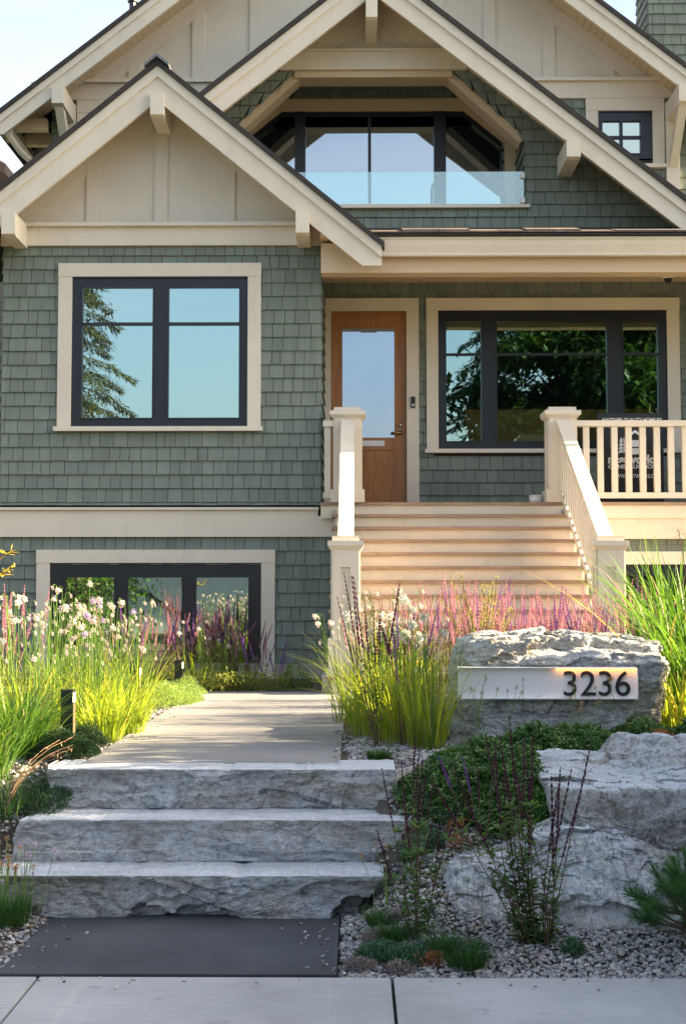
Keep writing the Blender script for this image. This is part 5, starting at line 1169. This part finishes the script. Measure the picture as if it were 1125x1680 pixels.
# small tufts
for i, (px, py, r_, hh, lab) in enumerate(((622, 1520, .05, .085, 'small dark tuft nearest the lowest step right end'), (647, 1548, .05, .10, 'upright green tuft behind the blue sedum mat'), (728, 1565, .055, .10, 'dark grass tuft right of the blue sedum mat'), (765, 1588, .075, .105, 'rounded bright green tuft nearest the sidewalk'), (780, 1560, .03, .05, 'tiny dark tuft behind the rounded bright tuft'), (622, 1246, .06, .07, 'small green tuft at the path corner above the steps'))):
    p = G(px, py); b = MB(); tuft(b, 420 if r_ > .04 else 160, r_, hh * .6, hh * 1.15, .45, .5, .0035, random.Random(140 + i), 4, p); single('grass_tuft', p, b, 'fescue', lab, 'grass tuft', 'small grass tufts in the gravel')
mound(G(622, 1575), .085, .075, .05, 700, 'sedum', 'blue_sedum', 'blue-green sedum mat at the lower paving corner', 'ground plant', (.008, .018), .007, 6, 31)
mound(G(668, 1580), .085, .07, .045, 600, 'sedum', 'blue_sedum', 'blue-green sedum mat between two grass tufts', 'ground plant', (.008, .018), .007, 6, 32)
for i, (px, py, r_, lab) in enumerate(((612, 1545, .06, 'pink sedum patch in gravel beside the lower paving'), (590, 1592, .07, 'pink sedum patch at the sidewalk edge by the paving corner'), (655, 1598, .06, 'pink sedum patch under the blue sedum mats'), (985, 1352, .10, 'pale pink sedum between the flat rock and low rock'), (690, 1275, .14, 'pink sedum patch right of the top step'), (650, 1510, .05, 'dusty pink sedum behind the small dark tuft'))):
    mound(G(px, py), r_ * .8, r_ * .6, .02, int(2200 * r_), 'sedumpink', 'pink_sedum', lab, 'ground plant', (.006, .012), .007, 6, 40 + i)
for i, (px, py, r_, lab) in enumerate(((700, 1330, .10, 'green sedum right of the middle step end'), (690, 1395, .10, 'grey-green sedum in front of the middle step end'), (735, 1350, .08, 'grey-green sedum under the ground cover left side'), (940, 1570, .03, 'single pale sedum rosette in the gravel'))):
    mound(G(px, py), r_, r_ * .8, .045, int(5000 * r_), 'sedum', 'green_sedum', lab, 'ground plant', (.008, .018), .009, 6, 60 + i)
# thrift seed heads on thin stalks
def stalks(loc, n, h0, h1, spread, kind, label, name='thrift_plant', s=1.2, lean=.2, head=None):
    rnd = random.Random(int(loc[0] * 1000)); t = thing(name, loc, label, 'flowering plant'); st = MB(); tips = []
    for k in range(n):
        q, _s = blade_pts((loc[0] + rnd.gauss(0, spread), loc[1] + rnd.gauss(0, spread * .5), loc[2]), rnd.random() * 6.28, rnd.uniform(h0, h1), abs(rnd.gauss(0, lean)), .1 * rnd.random(), 5); st.tube(q, .0016, 3); tips.append(q[-1])
    st.build('stems', M['onionstem'], t)
    for q in tips: part(name == 'globe_flower' and 'flower_head' or 'seed_head', head or seed_head(kind), t, q, UP, s * rnd.uniform(.8, 1.2))
stalks(G(628, 1512), 6, .16, .36, .02, 'headtan', 'thin stalks with tan seed heads at the lowest step end', lean=.12)
stalks(on(800, 8.2), 12, .30, .46, .16, 'headtan', 'tan seed heads on wiry stalks before the boulder face left half', lean=.2)
stalks(on(960, 8.15), 12, .22, .46, .16, 'headtan', 'tan seed heads on wiry stalks under the house number', lean=.25)
stalks(on(735, 6.1), 4, .16, .3, .09, 'headgrey', 'white globe flowers over the gravel left of the low rock', 'globe_flower', .62, .2, floret_head('headgrey'))
# pine at the right edge
p = G(1120, 1556); t = thing('dwarf_pine', p, 'dwarf pine with long green needles at the lower right edge', 'shrub'); st = MB(); lf = MB(); rnd = random.Random(17)
for k in range(56):
    a = rnd.uniform(0, 6.283); el = rnd.uniform(-.05, 1.2); l = rnd.uniform(.18, .30) * (1.1 if el < .6 else 1.0); d = Vector((math.cos(a) * math.cos(el), math.sin(a) * math.cos(el), math.sin(el)))
    o_ = Vector(p) + Vector((.05, .03, .04)) + UP * rnd.random() * .12; e = o_ + d * l; q = [o_, o_ + d * l * .5 - UP * .01, e]; st.tube(q, .006, 5, .004)
    for j in range(150):
        u = q[1].lerp(q[2], rnd.random() ** .7); dd = (d * 1.1 + Vector((rnd.gauss(0, .6), rnd.gauss(0, .6), rnd.gauss(.2, .6)))).normalized(); lf.leaf(u, dd, dd.orthogonal(), rnd.uniform(.045, .075), .003)
st.build('branches', M['bark'], t); lf.build('needles', M['pine'], t)

# ------------------------------------------------------------------ trees on the street side and the hedge added to shade the steps
def fir(loc, h, rw, label, seed, n=90, name='fir_tree', mat='fir_tree', z_low=.12, dens=1., group=None):
    rnd = random.Random(seed); t = thing(name, loc, label, 'tree', group); L = Vector(loc); tr = MB().tube([L, L + UP * h * .5, L + UP * h], .26, 9, .03); lf = MB()
    for k in range(n):
        f = (k + rnd.random()) / n; z = h * (z_low + (1 - z_low) * f); l = rw * (1 - f) ** .8 * rnd.uniform(.75, 1.2) + .15; a = k * 2.4 + rnd.gauss(0, .3); d = Vector((math.cos(a), math.sin(a), 0))
        s_ = d.cross(UP); pts = [L + UP * z + d * l * q + UP * (.12 * l * q - .42 * l * q * q) for q in (0, .35, .7, 1)]; tr.tube(pts, .035 * (1 - f) + .012, 5, .006)
        for j in range(int((70 * l + 25) * dens)):
            q = rnd.random() ** .8; i0 = min(2, int(q * 3)); u = pts[i0].lerp(pts[i0 + 1], q * 3 - i0) + s_ * rnd.gauss(0, .24 * l * (1.15 - q) + .05); dd = d * rnd.uniform(.2, 1) + s_ * rnd.gauss(0, .7) - UP * rnd.uniform(.0, 1.1)
            lf.leaf(u - UP * rnd.random() * .15, dd, UP, rnd.uniform(.14, .34), rnd.uniform(.03, .07))
    tr.build('trunk', M['bark'], t); lf.build('crown', M[mat], t); return t
fir((-10.6, -15.5, -.1), 19, 3.9, 'tall fir across the street mirrored in the left window', 1, 120, dens=2.2)
def broad(loc, h, r, z0, label, seed, n=26000, mat='tree', leaf=(.12, .26), nc=46):
    rnd = random.Random(seed); t = thing('street_tree', loc, label, 'tree'); L = Vector(loc); tr = MB().tube([L, L + UP * z0 * 1.3, L + UP * h * .8], .28, 9, .06); cl_ = []
    for k in range(nc):
        a = rnd.random() * 6.283; f = rnd.random(); rr = r * math.sqrt(rnd.random()) * math.sin(math.pi * (.25 + .7 * f)); c = L + Vector((math.cos(a) * rr, math.sin(a) * rr, z0 + (h - z0) * f)); cl_.append(c); tr.tube([L + UP * (z0 + (c.z - L.z - z0) * .5), L.lerp(c, .6) + UP * (c.z - L.z) * .25, c], .05, 5, .015)
    lf = MB()
    for k in range(n):
        c = rnd.choice(cl_); p = c + Vector((rnd.gauss(0, .62), rnd.gauss(0, .62), rnd.gauss(0, .40))); lf.leaf(p, Vector((rnd.gauss(0, 1), rnd.gauss(0, 1), rnd.gauss(-.5, .6))), UP, rnd.uniform(*leaf), rnd.uniform(.25, .45) * leaf[1])
    tr.build('trunk', M['bark'], t); lf.build('crown', M[mat], t)
broad((8.9, -14, -.1), 14.5, 5.2, .8, 'large dark tree across the street mirrored in the porch window', 2, 80000, leaf=(.28, .55), nc=130)
fir((5.2, -16, -.1), 15, 3.4, 'drooping fir across the street beside the large dark tree', 5, 90, dens=1.8)
broad((-8.5, -10, -.1), 3.6, 2.2, .6, 'olive green street tree mirrored in the basement window', 7, 5000, 'grassd')
def hedge(x0, x1, y0, y1, h, label, seed):
    rnd = random.Random(seed); t = thing('shade_hedge', ((x0 + x1) / 2, (y0 + y1) / 2, 0), label, 'hedge'); b = MB(); b.box(x0 + .15, x1 - .15, y0 + .15, y1 - .18, -.2, h - .25); b.build('branches', M['bark'], t); lf = MB()  # solid box core keeps the cast shade unbroken
    for k in range(15000):
        f = rnd.choice((0, 0, 1, 2, 3, 3)); u, v = rnd.random(), rnd.random(); o_ = rnd.gauss(0, .10)
        p = {0: (x0 + o_, y0 + (y1 - y0) * u, h * v), 1: (x0 + (x1 - x0) * u, y0 + o_, h * v), 2: (x0 + (x1 - x0) * u, y1 + o_, h * v), 3: (x0 + (x1 - x0) * u, y0 + (y1 - y0) * v, h + o_ * 1.6 + .25 * noise.noise(Vector((u * 3, v * 9, 1))))}[f]
        lf.leaf(p, Vector((rnd.gauss(0, 1), rnd.gauss(0, 1), rnd.gauss(0, 1))), UP, rnd.uniform(.10, .2), rnd.uniform(.05, .09))
    lf.build('leaves', M['tree'], t)
hedge(4.7, 6.2, .5, 8.62, 3.5, 'tall clipped hedge added out of view on the right to shade the garden', 3)  # added beyond the view so its shadow covers the steps and front bed
